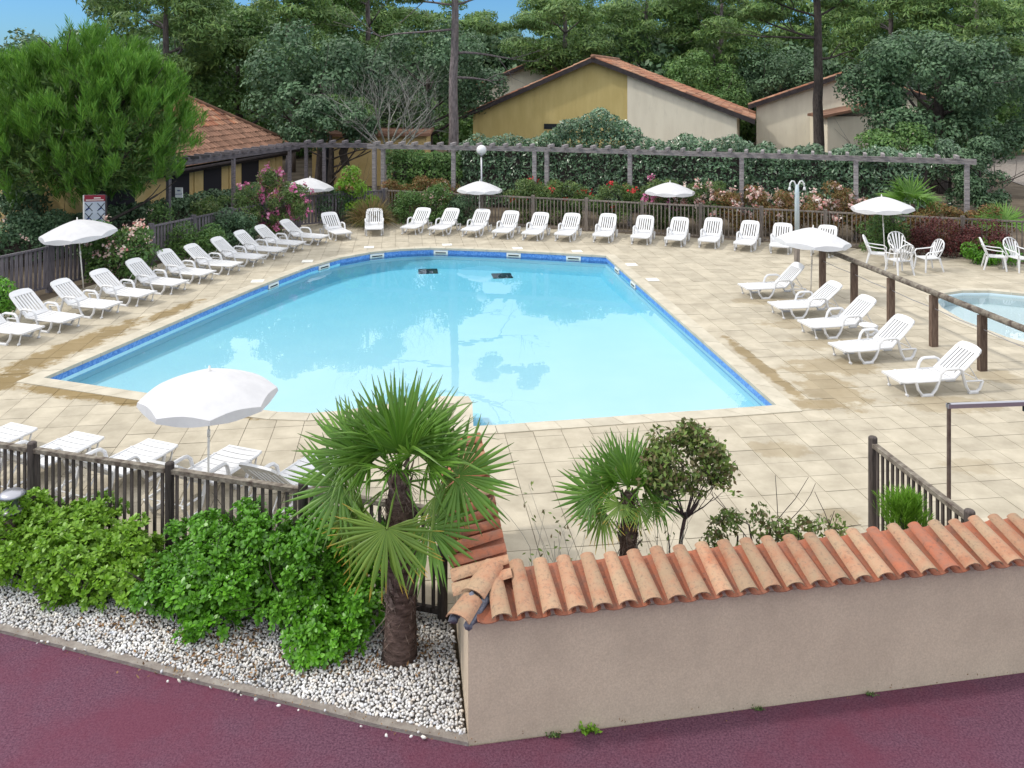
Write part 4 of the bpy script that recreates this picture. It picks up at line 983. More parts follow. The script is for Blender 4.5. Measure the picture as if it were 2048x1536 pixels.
# ------------------------------------------------------------------ trees
def limb(mb, p, d, ln, r, depth, spread=.6, sides=7, up=.15, sub=3, tips=None):
    path = [Vector(p)]; dd = Vector(d).normalized(); rs = [r]; n = 5
    for i in range(n):
        dd = (dd+Vector((random.gauss(0,.10),random.gauss(0,.10),random.gauss(0,.07)+up*.25))).normalized(); path.append(path[-1]+dd*(ln/n)); rs.append(r*(1-.5*(i+1)/n))
    mb.tube(path, rs, sides)
    if depth <= 0:
        if tips is not None: tips.append(path[-1])
        return
    for k2 in range(sub):
        i = random.randint(2, n); q = Vector((random.gauss(0,1),random.gauss(0,1),random.gauss(.2,.6))).normalized()
        limb(mb, path[i], (dd+q*spread*1.6).normalized(), ln*random.uniform(.5,.72), rs[i]*.62, depth-1, spread, max(3, sides-2), up, sub, tips)
def tree_mesh_trunk(h, r, mat, lean=.03, limbs=5, start=.45, ln=2.5, up=.2, seed=1):
    random.seed(seed); mb = MB(); path = []; x = y = 0
    for i in range(9):
        path.append((x, y, h*i/8-.1)); x += random.gauss(0, lean*h/8); y += random.gauss(0, lean*h/8)
    rs = [r*(1.25 if i == 0 else 1)*(1-.62*i/8) for i in range(9)]; mb.tube(path, rs, 10)
    for k2 in range(limbs):
        f = start+(1-start)*k2/max(1, limbs); i = min(7, int(f*8)); a = random.uniform(0, 6.28)
        limb(mb, path[i], (math.cos(a), math.sin(a), .35), ln*random.uniform(.6,1.1), rs[i]*.45, 1, up=up, sub=2)
    return mb.mesh('trunk', mat, True)
def tuft_quads(p, d, n_per, ln, wd, cone):
    """bottle-brush of needles round each shoot direction"""
    k = len(p); P_ = np.repeat(p, n_per, 0); D = np.repeat(d, n_per, 0)
    pos = rng.random(len(P_))[:,None]; q = norm(rng.normal(size=P_.shape)); q = norm(q-D*np.sum(q*D, axis=1, keepdims=True))
    tdir = norm(D*cone+q); nrm = norm(np.cross(tdir, rng.normal(size=P_.shape)))
    base = P_+D*pos*ln*1.1; c = base+tdir*ln*.35
    return leafquads(c, nrm, ln*.75*rng.uniform(.8,1.2,len(c)), wd, tdir)
# the bright young pine at left
t = thing('pine_tree', 'big bright green young pine with upright shoots, at left before the ochre house', 'tree', (-12.85,26.3,0))
mb = MB(); random.seed(3); mb.tube([(0,0,-.1),(.1,0,1.2),(0,.1,3.0),(.1,0,5.2)], [.22,.18,.12,.05], 9)
for i in range(16): a = i*2.4; limb(mb, (.05,0,.9+i*.25), (math.cos(a), math.sin(a), .45), 2.0, .06, 1, up=.4, sub=2)
mb.build('trunk', m_barkd, t, True)
cl = np.array([(0,0,3.7,2.5,2.3,2.3),(-1.6,.2,3.6,1.9,1.9,2.1),(1.35,-.2,3.1,1.65,1.7,1.5),(-.3,.1,4.6,1.8,1.8,1.75),(.9,.0,4.1,1.6,1.6,1.45),(-2.7,0,3.4,1.7,1.7,2.1),(-1.4,-.4,2.7,1.9,1.8,1.15),(.5,-.5,2.55,1.7,1.6,.95)])
cl = cl*1.05; cl[:,2] += .10
pc, dc = shell(cl, 540, inner=.25, up=.6); p = np.repeat(pc, 5, 0)+rng.normal(0,.11,(540*5,3)); d = np.repeat(norm(dc+.2*rng.normal(size=dc.shape)), 5, 0)
sd = norm(d*.4+np.array([0,0,1.0])+rng.normal(0,.10,p.shape))
V_, F_ = tuft_quads(p, sd, 26, .40, .024, 1.8)
obj('crown', npmesh('crown', V_, F_, m_pineb), t)
V_, F_ = tuft_quads(*(lambda q, e: (q*np.array([.86,.86,.90])+np.array([0,0,.3]), norm(e*.6+np.array([0,0,.6]))))(*shell(cl*np.array([1,1,1,.85,.85,.85]), 2600, inner=.5)), 9, .30, .05, 1.0)
obj('inner_crown', npmesh('inner_crown', V_, F_, m_pine), t)

# prototypes for the wood behind
def oak_crown(seed, Rx, Ry, Rz, cz, k, cr, n, ln, wd, mat): 
    c = crown_clumps(Rx, Ry, Rz, cz, k, cr, seed); p, d = shell(c, n, inner=.45, up=.35)
    nrm = norm(d+.5*rng.normal(size=p.shape)+np.array([0,0,.25])); s = rng.uniform(.6,1.3,n); V_, F_ = leafquads(p, nrm, ln*s, wd*s); return npmesh('crown', V_, F_, mat)
def pine_crown(seed, Rx, Rz, cz, k, cr, n, mat, flat=.5, ln=.32, wd=.075):
    c = crown_clumps(Rx, Rx, Rz, cz, k, cr, seed, flat=flat, zmin=-.9); return pine_pads(c, n, mat, ln, wd)
def pine_pads(c, n, mat, ln=.32, wd=.075):
    p, d = shell(c, n, inner=.5, up=.5); nrm = norm(d+.45*rng.normal(size=p.shape)+np.array([0,0,.2])); s = rng.uniform(.7,1.3,n)
    td = norm(d*.3+np.array([0,0,.5])+.7*rng.normal(size=p.shape)); V_, F_ = leafquads(p, nrm, ln*s, wd*s, td); return npmesh('crown', V_, F_, mat)
OAKS = [oak_crown(11+i, 3.6, 3.4, 3.0, 5.2, 46, 1.0, 15000, .22, .13, m) for i, m in enumerate((m_oak, m_oak2, m_oak))]
PINES = [pine_crown(31+i, 3.3, 3.4, 8.0, 34, 1.15, 19000, m_pine) for i in range(3)]
OT = tree_mesh_trunk(5.5, .28, m_barkd, seed=5, ln=2.6); PT = tree_mesh_trunk(10.5, .26, m_barkp, seed=6, limbs=9, start=.5, ln=2.4)
def wtree(kind, i, X, Y, sc, label, group=None, sz=None):
    nm = 'oak_tree' if kind == 'o' else 'pine_tree'
    t = thing(nm, label, 'tree', (X, Y, 0), random.uniform(0, 6.28), group); s = sc if sz is None else (sc, sc, sz)
    obj('crown', (OAKS if kind == 'o' else PINES)[i % 3], t, sc=s); obj('trunk', OT if kind == 'o' else PT, t, sc=s); return t
def xat(px, Y): return (px-1024)/FP*Y
random.seed(21)
NEAR = [
 ('o',0,xat(640,43),43,1.0,'round dark evergreen oak left of the bare tree, above the pergola'),
 ('o',1,xat(480,52),52,1.15,'greenish broad tree rising behind the roof of the low ochre house'),
 ('o',2,xat(860,50),50,1.05,'dark rounded tree behind the bare grey tree and the pale pine trunk'),
 ('p',0,xat(330,47),47,1.05,'tall pine with open crown beside the patch of blue sky'),
 ('p',1,xat(580,50),50,1.05,'tall dark pine above the round oak left of centre'),
 ('p',2,xat(735,55),55,1.12,'tall pine standing behind the bare grey tree'),
 ('p',1,xat(1130,62),62,1.12,'dark pine directly above the small cream gable'),
 ('p',0,xat(1290,66),66,1.15,'broad pine behind the ridge of the ochre gable house'),
 ('p',2,xat(1440,63),63,1.10,'pine behind the right slope of the ochre gable house'),
 ('o',1,xat(1400,58),58,.85,'low green tree filling the gap between the two cream houses'),
 ('o',0,xat(1560,60),60,.95,'dark round tree behind the left end of the right cream house'),
 ('p',0,xat(1780,58),58,1.12,'pine rising behind the big dark oak at right'),
 ('p',1,xat(1950,56),56,1.1,'pine at the upper right corner of the picture'),
 ('o',2,xat(985,74),74,1.2,'dark tree right of the pale pine trunk, left of the small gable'),
 ('o',1,xat(60,60),60,.85,'low tree line crown seen above the bright pine at the left edge'),
]
for k_, i, X, Y, sc, lb in NEAR: wtree(k_, i, X, Y, sc, lb, 'trees of the wood around the pool')
# wood behind, one mass
random.seed(33)
def mass(name, me, places):
    V0 = np.empty(len(me.vertices)*3, np.float32); me.vertices.foreach_get('co', V0); V0 = V0.reshape(-1,3)
    F0 = np.empty(len(me.loops), np.int32); me.loops.foreach_get('vertex_index', F0); F0 = F0.reshape(-1,4)
    Vs, Fs = [], []
    for n, (X, Y, s, a) in enumerate(places):
        c, s_ = math.cos(a), math.sin(a); q = V0*s; Vs.append(np.column_stack([q[:,0]*c-q[:,1]*s_+X, q[:,0]*s_+q[:,1]*c+Y, q[:,2]])); Fs.append(F0+len(V0)*n)
    o = stuff(obj(name, npmesh(name, np.concatenate(Vs), np.concatenate(Fs), me.materials[0]))); o['label'] = 'dense dark wood closing the view far behind the houses'
small_o = oak_crown(71, 3.6, 3.4, 3.2, 4.2, 40, 1.15, 5000, .42, .24, m_oak); small_p = pine_crown(72, 3.2, 3.2, 8.2, 30, 1.2, 7000, m_pine, ln=.42, wd=.12)
mass('woodland', small_o, [(xat(x, Y), Y, s, random.uniform(0,6.28)) for x, Y, s in [(x_, random.uniform(66,82), random.uniform(.95,1.3)) for x_ in range(-60, 2200, 95)]+[(x_, random.uniform(90,105), random.uniform(1.3,1.6)) for x_ in range(-100, 2250, 110)]])
under_o = oak_crown(73, 4.0, 3.0, 2.2, 1.9, 30, 1.2, 3000, .40, .24, m_oak2)
mass('undergrowth', under_o, [(xat(x, Y), Y, s, random.uniform(0,6.28)) for x, Y, s in [(x_, random.uniform(57,66), random.uniform(.9,1.2)) for x_ in list(range(-60,930,85))+list(range(1330,1500,85))+list(range(1800,2000,85))]+[(x_, random.uniform(80,88), 1.5) for x_ in range(-100, 2250, 120)]])
mass('pine_wood', small_p, [(xat(x, Y), Y, s, random.uniform(0,6.28)) for x, Y, s in [(x_+random.uniform(-30,30), random.uniform(70,95), random.uniform(1.0,1.3)) for x_ in range(300, 2150, 100)]])

# tall pine with pale trunk in the middle
def big_pine(label, X, Y, h, r, mat, seed, clumps, limbs, lean):
    random.seed(seed); t = thing('pine_tree', label, 'tree', (X, Y, 0), 0, 'tall pines with bare trunks'); mb = MB(); path = []
    for i in range(13): path.append(Vector((lean*h*i/12+random.gauss(0,.03), random.gauss(0,.03), h*i/12-.1)))
    rs = [r*(1.2 if i == 0 else 1)*(1-.6*i/12) for i in range(13)]; mb.tube(path, rs, 12)
    for z, a, ln, up in limbs:
        i = min(12, int(z/h*12)); limb(mb, path[i], (math.cos(a), math.sin(a)*.7, up), ln, rs[i]*.36, 2, up=.05, sub=3, spread=.5)
    mb.build('trunk', mat, t, True)
    obj('crown', pine_pads(np.array(clumps), 15000, m_pine, .30, .06), t); return t
def rc(n, x, y, z, R0, Rz, cr, seed, flat=.4):
    r = np.random.default_rng(seed); d = norm(r.normal(size=(n,3))); q = r.random((n,1))**.4; s = cr*r.uniform(.6,1.3,n)
    return np.column_stack([x+d[:,0]*R0*q[:,0], y+d[:,1]*R0*q[:,0], z+d[:,2]*Rz*q[:,0], s, s, s*flat])
big_pine('tall pine with pale grey trunk in front of the wood, centre', xat(905,40), 40, 13.5, .27, m_barkp, 8, np.vstack([rc(18, .8, 0, 11.3, 3.0, 1.6, .7, 1), rc(8, -1.8, 0, 9.4, 1.6, .6, .5, 2), rc(8, 2.6, 0, 8.0, 1.6, .8, .5, 3)]),
  [(8.2, 3.0, 3.6, -.05),(7.0, 0.1, 2.6, .1),(9.5, .4, 2.8, .2),(9.8, 2.9, 2.6, .2),(10.6, 1.6, 2.4, .3),(11.2, 3.6, 2.2, .3),(11.6, 0, 2.2, .4),(5.9, .3, 1.6, -.2)], .012)
big_pine('tall pine with dark straight trunk in front of the right cream house', xat(1637,43), 43, 13.0, .30, m_barkd, 9, np.vstack([rc(16, -1.2, 0, 10.8, 2.8, 1.3, .7, 4), rc(9, -2.8, 0, 9.0, 1.4, .7, .5, 5), rc(8, 1.6, 0, 9.6, 1.5, .8, .5, 6)]),
  [(8.4, 2.9, 3.0, .25),(7.9, 3.3, 3.2, .1),(7.0, .2, 1.5, .15),(9.4, .2, 2.6, .5),(9.0, 2.8, 3.0, .4),(10.0, 3.5, 2.6, .3),(10.6, 1.0, 2.4, .4),(11.0, 2.4, 2.2, .4)], -.004)
# the big dark oak at right
def big_oak(label, X, Y, clumps, n, mat, h, r, ln=.2, wd=.11, name='oak_tree'):
    t = thing(name, label, 'tree', (X, Y, 0)); me = tree_mesh_trunk(h, r, m_barkd, seed=int(X*10) % 97, ln=2.6, limbs=7, start=.35); obj('trunk', me, t)
    p, d = shell(clumps, n, inner=.5, up=.3); nrm = norm(d+.5*rng.normal(size=p.shape)+np.array([0,0,.25])); s = rng.uniform(.6,1.3,n); V_, F_ = leafquads(p, nrm, ln*s, wd*s)
    obj('crown', npmesh('crown', V_, F_, mat), t); return t
def ell(k, cx, cz, Rx, Ry, Rz, cr, seed): 
    c = crown_clumps(Rx, Ry, Rz, cz, k, cr, seed); c[:,0] += cx; return c
big_oak('huge dark blue green oak filling the right background', xat(1880,41), 41, np.vstack([ell(60,-.6,4.9,3.6,3.0,2.9,.85,41), ell(26,2.6,4.2,2.6,2.4,3.0,.8,42), ell(14,-3.2,5.2,1.4,1.4,1.3,.6,43), ell(10,3.6,2.2,1.2,1.2,1.2,.6,44)]), 34000, m_oak, 6, .4)
big_oak('light green bushy young tree below the big dark oak', xat(1790,36.5), 36.5, ell(26,0,2.3,1.5,1.2,1.2,.55,45), 9000, m_oak2, 2, .1, .16, .09, 'bushy_tree')
big_oak('grey green bush right of the light green young tree', xat(1900,35), 35, ell(22,0,1.7,1.5,1.1,1.5,.5,46), 8000, m_laurel, 2, .1, .15, .06, 'bushy_tree')
big_oak('loose shrub tree behind the end post of the pergola', xat(1960,33), 33, ell(22,.1,1.6,.9,.9,1.6,.45,47), 7000, m_oak, 2, .1, .14, .07, 'bushy_tree')
# bare grey tree
t = thing('bare_tree', 'leafless grey tree with fine lichen covered twigs above the pergola', 'tree', (xat(775,38), 38, 0)); random.seed(15); mb = MB()
mb.tube([(0,0,-.1),(.05,0,1.2),(-.05,0,2.3)], [.16,.13,.11], 8)
for i in range(9):
    a = i*.7+.2; limb(mb, (0,0,1.7+.08*i), (math.cos(a)*1.0, math.sin(a)*.6, .8), 2.6, .05, 3, up=.12, sub=4, spread=.6, sides=6)
mb.build('trunk', m_barkg, t)
# ivy clad tree on the pergola corner
big_oak('dark two stemmed tree hanging over the short pergola, ochre wall behind', xat(660,38.5), 38.5, ell(30,-.2,3.3,2.1,1.5,1.2,.5,48), 9000, m_oak, 3.0, .16, .17, .09, 'oak_tree')
t = thing('oak_tree', 'dark leaning stem left of the two stemmed tree under the pergola', 'tree', (xat(690,39.5), 39.5, 0)); mb = MB(); mb.tube([(0,0,-.1),(.1,0,1.2),(-.1,0,2.0),(.3,0,3.0)], [.22,.2,.2,.15], 9); mb.build('trunk', m_barkd, t, True)
p, d = shell(ell(14,0,3.6,1.5,1.2,.9,.5,49), 4000); V_, F_ = leafquads(p, norm(d+.9*rng.normal(size=p.shape)), .17, .09); obj('crown', npmesh('crown', V_, F_, m_oak2), t)

# ------------------------------------------------------------------ hedges and shrubs
def hedge(label, A, B, wd, h, n, mat, bumps=(), ln=.15, lw=.065, name='hedge', jag=.2):
    A, B = Vector(A), Vector(B); d = B-A; Ln = d.length; t = thing(name, label, 'hedge', (A.x, A.y, 0), math.atan2(d.y, d.x), 'clipped hedges behind the pergola')
    cl = []; r = np.random.default_rng(int(abs(A.x*37+A.y))); x = 0
    while x < Ln:
        hh = h+sum(bh*math.exp(-((x-bx)/bw)**2) for bx, bw, bh in bumps)+r.uniform(-jag, jag)
        for z in np.arange(.3, hh-.3, .5): cl.append((x+r.uniform(-.1,.1), r.uniform(-.12,.12), z, .42, wd*.5, .42))
        cl.append((x, r.uniform(-.1,.1), hh-.38, .42, wd*.48, .40)); x += .45
    p, dd = shell(np.array(cl), n, inner=.25, up=.3); nrm = norm(dd+.8*rng.normal(size=p.shape)+np.array([0,-.3,.3])); s = rng.uniform(.7,1.3,n)
    V_, F_ = leafquads(p, nrm, ln*s, lw*s); obj('foliage', npmesh('foliage', V_, F_, mat), t)
    MB().box(0, Ln, -wd*.25, wd*.25, -.1, h-.55).build('branches', m_barkd, t); return t
hedge('tall clipped laurel hedge with a hump, behind the pergola in the middle', (xat(935,37),37.2), (xat(1500,34.5),34.2), 1.5, 2.95, 52000, m_laurel, [(5.6,1.5,1.15)])
hedge('clipped laurel hedge continuing behind the right part of the pergola', (xat(1505,34.3),34.1), (xat(1850,32),31.9), 1.5, 2.75, 30000, m_laurel)
hedge('dark green hedge under the middle pergola left of the globe lamp', (xat(790,37.5),37.5), (xat(925,37.2),37.2), 1.6, 2.3, 14000, m_oak2)
hedge('low dark hedge along the path behind the left fence', (-16.5,21.0), (-10.2,34.2), .8, 1.25, 22000, m_oak, ln=.12, jag=.05)

def bush(label, X, Y, Rx, Ry, H, n, mat, ln=.14, wd=.05, z0=0.0, fl=None, nf=0, fs=.07, name='shrub', cr=.3, k=22, seed=None, stems=True, ftop=.0, cat='shrub', group=None):
    t = thing(name, label, cat, (X, Y, 0), 0, group); sd = seed or int(abs(X*131+Y*17)) % 9973
    c = crown_clumps(Rx, Ry, (H-z0)*.5, z0+(H-z0)*.5, k, min(cr, H*.35), sd, flat=.85, zmin=-1)
    p, d = shell(c, n, inner=.45, up=.4); nrm = norm(d+.8*rng.normal(size=p.shape)+np.array([0,0,.3])); s = rng.uniform(.7,1.3,n)
    V_, F_ = leafquads(p, nrm, ln*s, wd*s); obj('foliage', npmesh('foliage', V_, F_, mat), t)
    if fl is not None:
        kc = max(4, nf//14); pc, dc = shell(c, kc*3, inner=.05, up=.8); m_ = (pc[:,2] > z0+(H-z0)*ftop); pc, dc = pc[m_][:kc], dc[m_][:kc]
        p = np.repeat(pc+dc*.07, 14, 0)+rng.normal(0,.06,(len(pc)*14,3)); V_, F_ = leafquads(p, norm(np.repeat(dc,14,0)+.6*rng.normal(size=p.shape)), fs, fs*.9)
        stuff(obj('flowers', npmesh('flowers', V_, F_, fl), t))
    if stems:
        random.seed(sd); mb = MB()
        for i in range(5): a = random.uniform(0,6.28); limb(mb, (math.cos(a)*.08, math.sin(a)*.08, -.05), (math.cos(a)*.5*Rx, math.sin(a)*.5*Ry, H*.8), H*.8, .02, 1, sub=2, sides=4)
        mb.build('stems', m_barkd, t)
    return t
def pb_(px, Y): return xat(px, Y)
# left side, back to front
bush('oleander bush covered in magenta pink flowers left of the far parasol', pb_(545,29.6), 29.6, 1.15, .8, 2.15, 6500, m_oleander, .15, .035, fl=m_fpink, nf=1150, fs=.10, k=34)
bush('green oleander without many flowers left of the magenta one', pb_(455,28.8), 28.8, 1.2, .7, 1.6, 5500, m_oleander, .15, .035, fl=m_fwhite, nf=60, fs=.05, k=30)
bush('dark bush with white and red flowers before the left fence', pb_(238,23.2), 23.2, 1.1, .55, 1.5, 6500, m_oak2, .12, .045, fl=m_fwhite, nf=800, fs=.085, k=34)
bush('low dark shrub between flowering bush and lounger row', pb_(385,26.1), 26.0, .95, .55, 1.05, 5000, m_oak2, .11, .04)
bush('low dark green shrub further up the left lounger row', pb_(470,27.8), 27.6, .9, .6, 1.05, 5000, m_oak, .11, .04)
bush('bright green shrub tip at the left picture edge below the fence', pb_(-6,19.4), 19.2, .35, .35, .85, 2200, m_pit, .10, .04)
bush('large dark shrub mass in the shade behind the bright pine at the left edge', -15.2, 28.5, 2.4, 1.2, 2.6, 7000, m_oak, .16, .08, k=40, cr=.5)
bush('pale flowering shrub under the bright pine behind the left fence', pb_(60,25.5), 25.6, .9, .6, 1.6, 3500, m_oak, .12, .05, fl=m_fwhite, nf=90, fs=.06)
bush('small shrub with pale flowers at the corner of the ochre house', pb_(318,26.8), 26.9, .35, .3, 1.5, 1600, m_oak2, .1, .04, fl=m_fwhite, nf=90, fs=.06)
# back bed, left to right
bush('tall lime green shrub with rusty tips right of the far left parasol', pb_(715,32.6), 32.4, .8, .6, 1.95, 5500, m_pity, .16, .04, fl=m_rust, nf=220, fs=.09, ftop=.6)
bush('dark shrub right of the far left parasol pole', pb_(668,32.0), 32.0, .6, .5, 1.25, 3500, m_oak, .11, .04)
bush('dark green shrub behind the second angled lounger', pb_(815,32.1), 32.2, .75, .45, 1.05, 3600, m_oak2, .11, .035)
bush('shrub with small cream flowers behind the angled loungers', pb_(878,32.1), 32.0, .55, .4, 1.35, 3000, m_oak2, .10, .04, fl=m_fwhite, nf=330, fs=.05)
bush('dark shrub left of the middle parasol pole', pb_(925,31.9), 31.9, .6, .4, .95, 3000, m_oak, .10, .04)
bush('rusty leaved shrub row behind the fence left of the middle parasol', pb_(860,33.6), 33.7, 1.4, .4, 1.45, 4500, m_rust, .13, .04, k=26)
bush('orange brown shrub at the double pergola post', pb_(790,33.6), 33.7, .45, .35, 1.55, 1800, m_rust, .12, .04)
RB = [(1060,32.6,.9,1.6,m_oleander,m_fred,45,'green oleander with red flowers left of the second pergola post'),
      (1130,32.3,.85,1.65,m_oleander,m_fred,55,'green oleander with red flowers right of the second pergola post'),
      (1228,31.7,.85,1.65,m_oleander,m_fred,60,'green oleander with red flowers left of the right back parasol'),
      (1325,31.3,.85,1.65,m_oleander,m_fpink,220,'oleander with pink flowers behind the right back parasol'),
      (1415,30.7,.9,1.75,m_oleander,m_fwhite,330,'oleander dotted with white flowers right of the right back parasol'),
      (1490,30.2,.95,1.7,m_rust,m_fwhite,330,'rusty oleander with white and pink flowers left of the shower'),
      (1570,29.8,.85,1.4,m_rust,m_fwhite,200,'low rusty shrub behind the shower heads'),
      (1665,29.2,1.0,1.75,m_rust,m_fwhite,330,'rusty oleander with pink flowers right of the shower'),
      (1735,28.7,.7,1.4,m_rust,m_fwhite,170,'rusty shrub behind the pergola post above the armchairs')]
for px, Y, rx, hh, ml, mf, nf, lb in RB: bush(lb, pb_(px, Y), Y, rx, .55, hh, 4500, ml, .14, .032, fl=mf, nf=int(nf*1.8), fs=.10, k=28, ftop=.35, group='flowering shrubs behind the back fence')
bush('yellow and orange leaved shrub behind the fence left of the pergola end post', pb_(1875,27.9), 27.8, 1.2, .5, 1.25, 4500, m_rust, .13, .04)
bush('orange tipped shrub right of the pergola end post', pb_(1965,27.6), 27.4, .7, .45, 1.35, 3000, m_rust, .13, .04)
bush('dark green shrub under the right parasol behind the armchairs', pb_(1762,26.9), 26.9, .75, .45, 1.05, 4500, m_oak2, .09, .035)
bush('dark red barberry bush at the end of the back fence', pb_(1880,26.2), 26.1, 1.0, .5, 1.05, 6000, m_redleaf, .07, .03, k=30)
bush('second dark red barberry bush further right along the fence', pb_(1975,25.7), 25.7, .8, .45, 1.1, 4500, m_redleaf, .07, .03, k=26)
bush('low bright green shrub in front of the barberry at right', pb_(1985,25.0), 25.1, .8, .4, .62, 3800, m_pit, .08, .03, cr=.2)
# tawny grass clump
t = thing('grass_clump', 'tawny ornamental grass clump behind the lounger seen straight on', 'grass clump', (pb_(742,31.3), 31.3, 0)); n = 900
a = rng.uniform(0,6.28,n); el = rng.uniform(.25,1.35,n); ln = rng.uniform(.9,1.5,n); base = np.column_stack([rng.normal(0,.08,n), rng.normal(0,.08,n), np.zeros(n)])
dr = np.column_stack([np.cos(a)*np.cos(el), np.sin(a)*np.cos(el), np.sin(el)]); side = norm(np.cross(dr, rng.normal(size=dr.shape)))*.010
mid = base+dr*ln[:,None]*.6; tip = base+dr*ln[:,None]*.95-np.array([0,0,.28])*(1.4-el)[:,None]*ln[:,None]; tip[:,2] = np.maximum(tip[:,2], .03)
V_ = np.stack([base-side, base+side, mid+side, mid-side, tip], 1).reshape(-1,3); ii = np.arange(n)*5
F_ = np.concatenate([np.stack([ii,ii+1,ii+2,ii+3],1), np.stack([ii+3,ii+2,ii+4,ii+4],1)]); F3 = np.concatenate([np.stack([ii,ii+1,ii+2],1), np.stack([ii,ii+2,ii+3],1), np.stack([ii+3,ii+2,ii+4],1)])
obj('blades', npmesh('blades', V_, F3, m_grass), t)

# ------------------------------------------------------------------ foreground bushes of leaf rosettes
def ZS(k, c): return [(a, b, z*k, x, y, w_*k) for a, b, z, x, y, w_ in c]
def rosette_bush(label, X, Y, clumps, n, mat, lf=.062, name='shrub', twigs=6, flw=0):
    t = thing(name, label, 'shrub', (X, Y, 0)); c0_ = np.array(clumps); q_, e_d = shell(c0_, 26, inner=.05, up=.9); sp_ = np.column_stack([q_+e_d*.05+np.array([0,0,.04]), rng.uniform(.06,.12,26), rng.uniform(.06,.12,26), rng.uniform(.08,.15,26)]); q2, _e = shell(c0_, 30, inner=.2, up=.3); sp2 = np.column_stack([q2, rng.uniform(.12,.2,30), rng.uniform(.12,.2,30), rng.uniform(.10,.16,30)]); c = np.vstack([c0_*np.array([1,1,1,.78,.78,.82]), sp_, sp2]); p, d = shell(c, n, inner=.35, up=.35); p[:,2] = np.maximum(p[:,2], .03)
    ax = norm(d*.8+np.array([0,0,.75])+.35*rng.normal(size=p.shape)); per = 9; k = len(p)
    P_ = np.repeat(p, per, 0); A_ = np.repeat(ax, per, 0); u = norm(np.cross(A_, np.array([[.3,.5,.8]]))); v = np.cross(A_, u)
    ph = np.tile(np.arange(per)*2.4, k)+np.repeat(rng.uniform(0,6.28,k), per); el = np.tile(np.linspace(.15,1.15,per), k)+rng.normal(0,.15,k*per)
    out = u*np.cos(ph)[:,None]+v*np.sin(ph)[:,None]; td = out*np.cos(el)[:,None]+A_*np.sin(el)[:,None]; nr = -out*np.sin(el)[:,None]+A_*np.cos(el)[:,None]
    s = lf*np.repeat(rng.uniform(.75,1.25,k), per)*np.tile(np.linspace(1.1,.65,per), k); c_ = P_+td*s[:,None]*.55
    b = np.cross(nr, td); L_ = s[:,None]; w_ = L_*.34
    V_ = np.stack([c_-td*L_*.5, c_+td*L_*.12+b*w_*.8+nr*L_*.06, c_+td*L_*.5+b*w_*.3-nr*L_*.05, c_+td*L_*.5-b*w_*.3-nr*L_*.05, c_+td*L_*.12-b*w_*.8+nr*L_*.06], 1).reshape(-1,3)
    i5 = np.arange(k*per)*5; F_ = np.stack([i5,i5+1,i5+2,i5+3,i5+4],1)
    obj('foliage', npmesh('foliage', V_, F_, mat), t)
    mb = MB(); random.seed(int(abs(X*100)))
    for i in range(twigs):
        q = c[random.randrange(len(c))]; limb(mb, (q[0]*.35, q[1]*.35, -.02), (q[0]*.65, q[1]*.65, max(.2, q[2])), Vector(q[:3]).length*.85, .018, 1, sub=2, sides=5)
    mb.build('stems', m_barkd, t); return t
rosette_bush('rounded glossy green bush in the middle of the gravel bed, left half', -2.98, 8.98, ZS(.64, [(-.42,.05,.55,.40,.38,.42),(-.12,-.05,.78,.5,.45,.5),(.3,.05,.85,.45,.4,.45),(-.25,-.35,.35,.42,.33,.32),(.2,-.4,.45,.45,.35,.38),(.45,-.15,.5,.4,.4,.45),(-.5,-.22,.28,.28,.26,.26),(.05,-.62,.22,.35,.22,.22)]), 2640, m_pit)
rosette_bush('denser glossy green bush beside the big palm trunk', -1.86, 8.66, ZS(.74, [(-.22,.1,.75,.34,.36,.42),(.05,.15,.85,.42,.4,.42),(.4,.1,.62,.38,.4,.42),(-.02,-.3,.40,.38,.32,.36),(.35,-.25,.36,.40,.35,.34),(-.3,-.22,.36,.28,.26,.30),(.15,-.5,.2,.4,.2,.2)]), 2376, m_pit)
rosette_bush('yellow green bush at the left picture edge around the bollard lamp', -5.25, 9.5, ZS(.70, [(-.5,0,.45,.5,.4,.42),(0,.05,.55,.45,.38,.42),(.4,.0,.42,.4,.35,.36),(.62,.25,.72,.17,.15,.13),(.78,.25,.82,.15,.13,.10),(.3,.2,.72,.2,.2,.14),(-.8,-.1,.4,.4,.4,.4),(.1,-.3,.25,.5,.3,.25)]), 2112, m_pity, twigs=9)
rosette_bush('low yellow green bush with pale flowers between the left and middle bushes', -4.42, 9.05, ZS(.70, [(-.25,0,.35,.38,.32,.32),(.15,.05,.42,.36,.32,.34),(.0,-.22,.2,.30,.2,.2),(.35,-.1,.25,.26,.22,.25),(.3,.2,.6,.15,.15,.2)]), 1144, m_pity)

